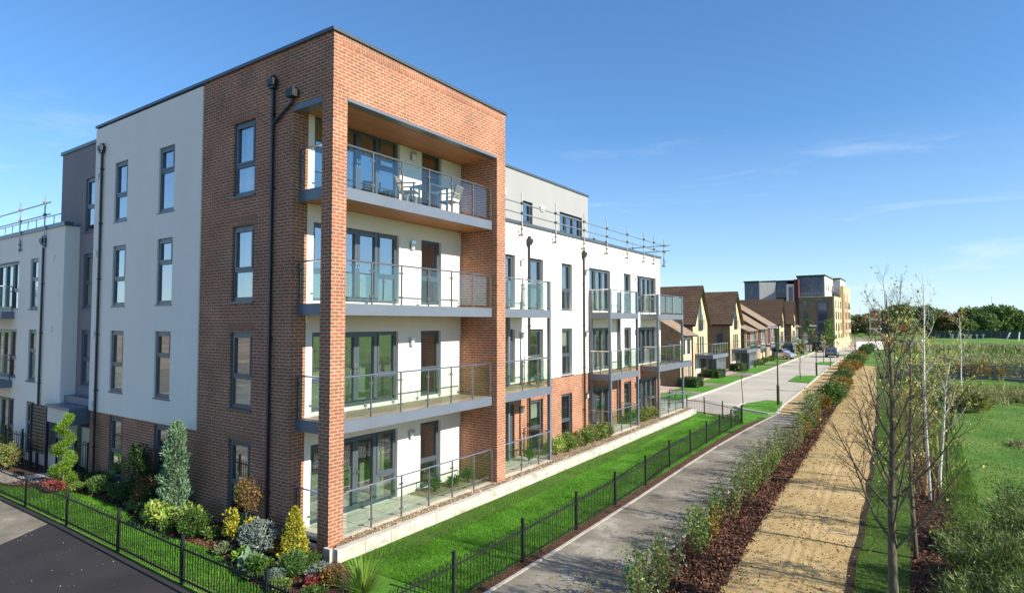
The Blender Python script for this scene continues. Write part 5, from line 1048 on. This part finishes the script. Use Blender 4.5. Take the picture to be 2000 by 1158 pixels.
def fw_(F, u, z, w_, h_, m_='farpane', fr_='frame'):
    q = MB(); q.fbox(F, u, u+w_, z, z+h_, .001, .05); q.v = [(v[0]-ox, v[1]-oy, v[2]-GZ) for v in q.v]; o = q.build('window', fr_, FB)
    q = MB(); q.fbox(F, u+.08, u+w_/2-.03, z+.08, z+h_-.08, .051, .06); q.fbox(F, u+w_/2+.03, u+w_-.08, z+.08, z+h_-.08, .051, .06); q.v = [(v[0]-ox, v[1]-oy, v[2]-GZ) for v in q.v]; q.build('pane', m_, o)
for k in range(4): fw_(FY(150), -12.7, .2+2.75*k, 1.0, 1.8)
q = MB(); q.fbox(FY(150), -9.7, -7.5, .2, 10.0, .001, .06); q.v = [(v[0]-ox, v[1]-oy, v[2]-GZ) for v in q.v]; o = q.build('glazed_stairwell', 'frame', FB)
q = MB()
for k in range(4): q.fbox(FY(150), -9.5, -7.7, .5+2.45*k, 2.3+2.45*k, .061, .07)
q.v = [(v[0]-ox, v[1]-oy, v[2]-GZ) for v in q.v]; q.build('pane', 'farpane', o)
for k in range(4):
    for y_ in (151.8, 157.0, 161.5): fw_(FX(-6.0), y_, .3+2.7*k, 1.9, 1.9)
    fw_(FX(-5.5), 169.2, .4+2.7*k, 1.8, 1.9); fw_(FX(-5.7), 178, .4+2.7*k, 1.8, 1.9); fw_(FX(-5.7), 181, .4+2.7*k, 1.8, 1.9)
for u in (-11.6, -9.4): fw_(FY(152.5), u, 12.6, .9, 1.9); fw_(FY(152.5), u, 10.9, .9, .9)
for y_ in (154, 158, 163, 166): fw_(FX(-8.2), y_, 12.8, 1.5, 1.7)
for y_ in (173, 176, 179, 182): fw_(FX(-6.8), y_, 13.9, 1.2, 1.2)
fw_(FY(150), -24.7, 11.4, .8, 2.0); fw_(FY(150), -25.8, 11.4, .4, 2.0); fw_(FY(150), -24.6, 8.8, .9, 1.2); fw_(FY(151.6), -16.1, 8.5, .9, 5.2, fr_='frame')
fw_(FY(152), -18.6, 12.2, .6, 1.3); fw_(FY(152), -17.6, 12.2, .6, 1.3); fw_(FY(152), -17.8, 8.6, .8, 1.6)
bb('roof_terrace_rail', -13.6, -6.0, 150.3, 150.34, 11.9, 11.95, 'galv')
q = MB()
for i in range(16): q.box(-13.5+i*.5-ox, -13.46+i*.5-ox, .3, .34, 11.15-GZ, 11.9-GZ)
q.build('rail_posts', 'galv', FB); bb('boundary_wall', -3.2, -2.9, 120, 149, GZ, 1.8, 'ybrick')

# ================================================================ vehicles
def carpaint(name, col):
    m_, t, p = newmat(name); p.inputs['Base Color'].default_value = (*col, 1); p.inputs['Roughness'].default_value = .25; p.inputs['Metallic'].default_value = .5; p.inputs['Coat Weight'].default_value = 1; return m_
M['silverblue'] = carpaint('blue_grey_paint', (.16, .19, .24)); M['silver'] = carpaint('silver_paint', (.45, .46, .48)); M['darkpaint'] = carpaint('dark_paint', (.03, .035, .05)); M['redlight'] = mat('red_lamp', (.35, .01, .01), .2, .05)
M['plate'] = mat('number_plate', (.6, .5, .05), .5, .02); M['headl'] = mat('lamp_glass', (.6, .62, .65), .1, .02)
def car(label, loc, rz, paint, L=3.9, W=1.72, H=1.48):
    t = thing('car', label, 'car', loc, rz); st = [(-L/2, .35, .62, .78, None), (-L/2+.06, .30, .95, .96, None), (-L/2+.28, .28, 1.0, 1.0, (H*.93, .78)), (-L/2+.55, .26, 1.0, 1.0, (H, .80)), (-.1, .25, .98, 1, (H, .82)), (.55, .25, .97, 1, (H*.97, .80)), (1.15, .25, .95, .99, (.99, .86)), (L/2-.35, .27, .84, .96, None), (L/2-.05, .3, .66, .86, None), (L/2, .36, .52, .74, None)]
    q = MB(); rings = []
    for x, zb, zt, wf, top in st:
        hw = W/2*wf; zt_ = zt; th, tw = top if top else (zt_+.02, .9); r = [(-hw*.9, zb), (-hw, zb+.15), (-hw, zt_-.12), (-hw*.95, zt_), (-hw*tw, th-.05), (-hw*tw*.85, th), (hw*tw*.85, th), (hw*tw, th-.05), (hw*.95, zt_), (hw, zt_-.12), (hw, zb+.15), (hw*.9, zb)]
        rings.append([(x, a, b) for a, b in r])
    for r in rings: q.v += r
    n = 12
    for i in range(len(rings)-1):
        for j in range(n): q.f.append((i*n+j, i*n+(j+1) % n, (i+1)*n+(j+1) % n, (i+1)*n+j)); q.m.append(0)
    q.f.append(tuple(range(n))); q.m.append(0); q.f.append(tuple(range((len(rings)-1)*n, len(rings)*n))[::-1]); q.m.append(0)
    q.build('body', paint, t, smooth=False)
    q = MB(); hw = W/2
    q.quad((-L/2+.05, -hw*.68, .98), (-L/2+.05, hw*.68, .98), (-L/2+.27, hw*.62, H*.90), (-L/2+.27, -hw*.62, H*.90)); q.quad((1.10, -hw*.74, 1.02), (1.10, hw*.74, 1.02), (.60, hw*.66, H*.95), (.60, -hw*.66, H*.95))
    for s in (-1, 1): q.quad((-L/2+.6, s*(hw*.965), 1.01), (.95, s*(hw*.955), 1.01), (.5, s*hw*.835, H*.94), (-L/2+.6, s*hw*.835, H*.94))
    q.build('window', 'farpane', t)
    for sx in (-L/2+.72, L/2-.78):
        for s in (-1, 1):
            q = MB(); q.tube([(sx, s*(hw-.2), .31), (sx, s*(hw+.01), .31)], .31, 14); wl = q.build('wheel', 'tread', t); q = MB(); q.tube([(sx, s*(hw+.005), .31), (sx, s*(hw+.02), .31)], .19, 10); q.build('rim', 'silver', wl)
    for s in (-1, 1):
        q = MB(); q.box(-L/2-.01, -L/2+.12, s*hw*.78-.09, s*hw*.78+.09, .72, .98); q.build('tail_light', 'redlight', t); q = MB(); q.box(L/2-.2, L/2+.01, s*hw*.62-.14, s*hw*.62+.14, .56, .68); q.build('headlight', 'headl', t)
    q = MB(); q.box(-L/2-.015, -L/2+.01, -.26, .26, .62, .73); q.build('number_plate', 'plate', t); q = MB(); q.box(-L/2-.03, -L/2+.2, -hw*.85, hw*.85, .3, .5); q.build('bumper', 'black', t); return t
car('blue-grey hatchback seen from behind on the street', (-.55, 94.5, GZ), R(92), 'silverblue')
car('silver car parked nose out on a driveway by the third gabled house', (-6.0, 84.5, GZ+.05), R(-20), 'silver')
car('dark green van-like car far down the street behind the lamp post', (-4.4, 112, GZ), R(85), 'darkpaint', 4.6, 1.8, 1.9)
car('dark car at the building site to the right of the boom lift', (6.0, 148, GZ), R(160), 'darkpaint')
car('white car at the far building site behind the bushes', (9.2, 152, GZ), R(170), 'whitepl')
# boom lift
M['orange'] = mat('orange_paint', (.62, .13, .03), .5, .08, 3); M['boom'] = mat('cream_boom', (.62, .50, .30), .5, .05, 3)
t = thing('boom_lift', 'orange and cream boom lift with its arm folded beside the tall flats', 'boom lift', (4.9, 132.5, GZ)); q = MB(); q.box(-1.4, 1.4, -1, 1, .6, 1.3); q.box(-1.1, 1.1, -.9, .9, 1.3, 2.1); q.build('chassis', 'orange', t)
for sx in (-1.1, 1.1):
    for sy in (-1.05, 1.05): q = MB(); q.tube([(sx, sy-.18, .5), (sx, sy+.18, .5)], .5, 12); q.build('wheel', 'tread', t)
def beam(a, b, r): q = MB(); q.tube([a, b], r, 4); return q
beam((.2, 0, 2.1), (-1.9, .3, 4.3), .22).build('boom', 'boom', t); beam((.2, 0, 2.1), (1.9, .6, 4.6), .24).build('boom', 'boom', t); beam((2.0, .7, 4.5), (-2.9, .7, 7.0), .17).build('boom', 'boom', t); q = MB(); q.box(1.6, 2.4, .3, 1.1, 4.0, 5.1); q.build('boom_joint', 'orange', t)
q = MB()
for x in (-3.9, -2.9):
    for y in (.2, 1.2): q.box(x-.04, x+.04, y-.04, y+.04, 6.2, 7.4)
q.box(-3.95, -2.85, .15, 1.25, 6.15, 6.25); q.box(-3.95, -2.85, .15, 1.25, 7.35, 7.42); q.build('basket', 'orange', t); t.scale = (1.3, 1.3, .92); t.location.x = 5.0
t = thing('scaffold_tower', 'narrow scaffold tower with boarded lifts beside the buff flats', 'scaffold tower', (1.6, 158, GZ)); q = MB()
for x in (-1, 1):
    for y in (-1, 1): q.tube([(x, y, 0), (x, y, 8.8)], .06, 5)
q.build('standard', 'galv', t)
for z in (3.6, 5.8, 8.2): q = MB(); q.box(-1.2, 1.2, -1.2, 1.2, z, z+.3); q.build('platform', 'trim', t)
q = MB(); q.box(-.9, .9, -.9, .9, 5.9, 8.1); q.build('netting', 'brick', t)
for i in range(5):
    x, y = 1.3+i*.75, 119+i*1.7
    t = thing('site_barrier', 'white plastic site barrier in the row below the boom lift', 'barrier', (x, y, GZ), R(60), 'white site barriers'); q = MB(); q.box(-.95, .95, -.04, .04, .15, 1.7); q.build('panel', 'whitepl', t); q = MB(); q.box(-.9, -.7, -.3, .3, 0, .14); q.box(.7, .9, -.3, .3, 0, .14); q.build('foot', 'black', t)
# ================================================================ street lamps, street trees
def lamp(loc, label, H=4.95):
    t = thing('street_lamp', label, 'street lamp', loc); q = MB(); q.tube([(0, 0, 0), (0, 0, 1.25)], .085, 10); q.tube([(0, 0, 1.25), (0, 0, 1.34)], [.085, .05], 10); q.tube([(0, 0, 1.3), (0, 0, H)], [.045, .036], 8); q.build('post', 'dark', t)
    q = MB(); q.hexa([(-.55, -.11, H-.02), (.06, -.07, H-.04), (.06, .07, H-.04), (-.55, .11, H-.02), (-.5, -.09, H+.09), (.06, -.06, H+.05), (.06, .06, H+.05), (-.5, .09, H+.09)]); h_ = q.build('lamp_head', 'whitepl', t); q = MB(); q.box(-.5, -.12, -.08, .08, H-.045, H-.02); q.build('lamp_glass', 'headl', h_); return t
lamp((3.33, 32.1, GZ), 'nearest tall thin black street lamp with flat white head', 4.9); lamp((2.2, 57.3, GZ), 'second black street lamp farther down the street', 4.9); lamp((.6, 118, GZ), 'farthest street lamp close to the tall flats', 5.5)
bare_tree('street_tree', 'thin bare street sapling in the nearest grass island', (1.62, 30.2, GZ+.02), 2.75, .028, .48, 12, seed=51, L0=.75, nleaf=60, ls=.05, kids=4, m='bark', top=.15)
bare_tree('street_tree', 'thin street sapling with a stake in the second grass island', (1.5, 52.4, GZ), 3.6, .045, .42, 12, seed=53, L0=1.0, nleaf=500, ls=.09, kids=3, sub=False)
bare_tree('street_tree', 'taller leafy street tree by the second lamp', (2.0, 70, GZ), 4.6, .06, .35, 12, seed=55, L0=1.3, nleaf=900, ls=.12, kids=3, sub=False, leafm='green')
def leafy(name, label, loc, H, r, m_, n, ls, seed, trunk=.12, group=None, zb=.3, cl=22, rz=0):
    t = thing(name, label, 'tree', loc, rz, group); g_ = np.random.default_rng(seed); P = crown(n, (0, 0, H*(zb+(1-zb)/2)), (r, r, H*(1-zb)/2), cl, .25, sd=seed)
    np_quads('crown', leaf_quads(g_, P, ls, .6, .1), m_, t); rd = random.Random(seed); q = MB(); q.tube([(0, 0, -.3), (.05, 0, H*.35), (0, .05, H*.75)], [trunk, trunk*.75, trunk*.3], 7)
    for k in range(6): a = rd.uniform(0, 6.28); q.tube([(0, 0, H*rd.uniform(.25, .5)), (math.cos(a)*r*.55, math.sin(a)*r*.55, H*rd.uniform(.6, .85))], [trunk*.4, trunk*.15], 5)
    q.build('trunk', 'bark', t); return t
bare_tree('street_tree', 'thin-crowned green street tree left of the blue-grey car', (-1.6, 100, GZ), 5.6, .07, .3, 14, seed=61, L0=1.5, nleaf=1300, ls=.16, kids=3, sub=False, leafm='hg2')
bare_tree('street_tree', 'thin-crowned street tree in front of the buff flats wall', (-3.4, 118, GZ), 5.6, .08, .25, 14, seed=62, L0=1.9, nleaf=1700, ls=.2, kids=3, sub=False, leafm='hg2')
bare_tree('street_tree', 'olive street tree beyond the last terraced house', (-6.4, 114, GZ), 5.8, .08, .25, 14, seed=63, L0=1.9, nleaf=1900, ls=.2, kids=3, sub=False, leafm='tree3')
bare_tree('street_tree', 'small green tree in front of the glazed stairwell of the flats', (-5.2, 128, GZ), 5.0, .08, .25, 14, seed=64, L0=1.8, nleaf=1500, ls=.2, kids=3, sub=False, leafm='hg2')
bare_tree('street_tree', 'twin-stemmed sapling in the third grass island', (.2, 79, GZ), 3.6, .045, .4, 10, seed=66, L0=.9, nleaf=300, ls=.1, kids=3, sub=False)
q = MB(); q.box(-.3, .3, -.3, .3, 0, 1.05); q.box(-.33, .33, -.33, .36, 1.05, 1.12); tag(q.build('wheelie_bin', 'black', None, (-5.3, 89.5, GZ+.05)), 'black wheelie bin by the driveway near the parked silver car', 'bin')
# ================================================================ boardwalk
t = thing('boardwalk', 'dark timber boardwalk bridge with rails crossing the meadow', 'boardwalk', (14, 58.5, -.3)); q = MB(); q.box(-6, 26, -.85, .85, .28, .36); q.build('deck', 'greywood', t); q = MB(); q.box(-6, 26, -.97, -.86, .05, .45); q.box(-6, 26, .86, .97, .05, .45); q.build('edge_beam', 'greywood', t)
for s in (-.9, .9):
    q = MB()
    for z in (.72, 1.0): q.box(-6, 26, s-.02, s+.02, z, z+.06)
    q.box(-6, 26, s-.05, s+.05, 1.32, 1.38); q.build('rail', 'greywood', t)
    for i in range(17): q = MB(); q.box(-6+i*2-.06, -6+i*2+.06, s-.06, s+.06, -.9, 1.32); q.build('post', 'greywood', t)
# ================================================================ far fence, posts, trees on the skyline
t = thing('timber_fence', 'long dark timber fence in front of the far trees', 'fence', (24, 236, -.3)); q = MB(); q.box(-12, 75, 0, .1, 0, 2.6); q.build('fence_panel', 'hfence', t)
q = MB()
for i in range(36): q.box(-12+i*2.4, -11.85+i*2.4, -.08, 0, 0, 2.8)
q.build('fence_post', 'greywood', t)
for i, x in enumerate((17.5, 18.9, 20.3, 21.8, 23.2, 24.7)):
    q = MB(); q.box(-.12, .12, -.12, .12, 0, 1.6); q.box(-.3, .3, -.14, .14, 1.6, 1.85); o = q.build('white_post', 'whitepl', None, (x+.8, 214, -.4)); tag(o, 'small pale post in the row before the dark far fence', 'post', 'pale posts by the far fence')
for i, x in enumerate((30.2, 32.9)):
    q = MB(); q.tube([(0, 0, 0), (1.0 if i == 0 else .3, 0, 2.6)], .17, 6); o = q.build('leaning_post', 'whitepl', None, (x, 210, -.4)); tag(o, ['pale leaning post at the right in front of the far fence', 'pale upright post at the far right edge'][i], 'post')
TR = [(-19, 288, 10.0, 6, 'tree'), (-9.6, 294, 9.9, 6, 'tree'), (-4, 298, 11.4, 6, 'tree'), (2.5, 302, 14.2, 7, 'tree3'), (8.9, 307, 12.8, 6, 'tree3'), (16.2, 312, 11.2, 6, 'tree2'), (22.1, 316, 10.3, 5.5, 'tree2'), (28.3, 320, 13.0, 6, 'tree'), (37.5, 326, 14.0, 8.5, 'tree'), (44.8, 331, 10.8, 6, 'tree'), (53, 337, 12.5, 7, 'tree2'), (62, 340, 12, 7, 'tree'), (12.5, 296, 12.5, 5.5, 'tree'), (33, 312, 10.0, 5, 'tree'), (-14, 270, 6.2, 5, 'tree2'), (-7, 268, 6.4, 4, 'tree2'), (19.5, 296, 8.5, 5, 'tree2'), (25, 296, 7.5, 4.5, 'tree'), (-28, 290, 9, 7, 'tree'), (6, 286, 8, 5, 'tree')]
Tn = {'tree': 'dark green rounded tree', 'tree2': 'brown-green autumn tree', 'tree3': 'tall light green tree'}
TB = {}
for i, (x, y, h, r, k) in enumerate(TR):
    sd = i % 3
    if (k, sd) not in TB: o = leafy('skyline_tree', '', (x, y, -.4), 10, 5.4, k, 5200, .75, 70+i, .28, zb=.08, cl=26); TB[(k, sd)] = o
    else: o = copy_tree(TB[(k, sd)])
    o.location = (x, y, -.4); o.scale = (r/5.4, r/5.4, h/10); o.rotation_euler.z = random.uniform(0, 6.28)
    o_ = sorted(range(len(TR)), key=lambda q_: TR[q_][0]/TR[q_][1]).index(i); lb = Tn[k]+', '+['leftmost', 'second', 'third', 'fourth', 'fifth', 'sixth', 'seventh', 'eighth', 'ninth', 'tenth', 'eleventh', 'twelfth', 'thirteenth', 'fourteenth', 'fifteenth', 'sixteenth', 'seventeenth', 'eighteenth', 'nineteenth', 'rightmost'][o_]+' from the left in the skyline belt'; tag(o, lb, 'tree', {'tree': 'dark green skyline trees', 'tree2': 'autumn skyline trees', 'tree3': 'light green skyline trees'}[k])
TB = None
def f(N): x = rg.uniform(-30, 90, N); return np.stack([x, rg.uniform(335, 350, N), rg.uniform(0, 6.0, N)], 1)
P = f(26000); P[:, 2] *= .75+.25*np.sin(P[:, 0]*.5)*np.sin(P[:, 0]*.21+1); tag(np_quads('woodland', leaf_quads(rg, P, 1.0, .7), 'tree'), kind='stuff')
for x, y, h in ((-6, 290, 14.5), (34.5, 305, 15.5)): lamp((x, y, 0), 'distant road lamp rising above the trees '+('near the flats' if x < 10 else 'between the two right-hand trees'), h)
for n_, lo in (('sapling_shadow', 0),): pass
for o in bpy.data.objects:
    if o.parent is None and o.type in ('MESH', 'EMPTY') and not o.get('kind') and not o.get('label'): print('NO LABEL', o.name)
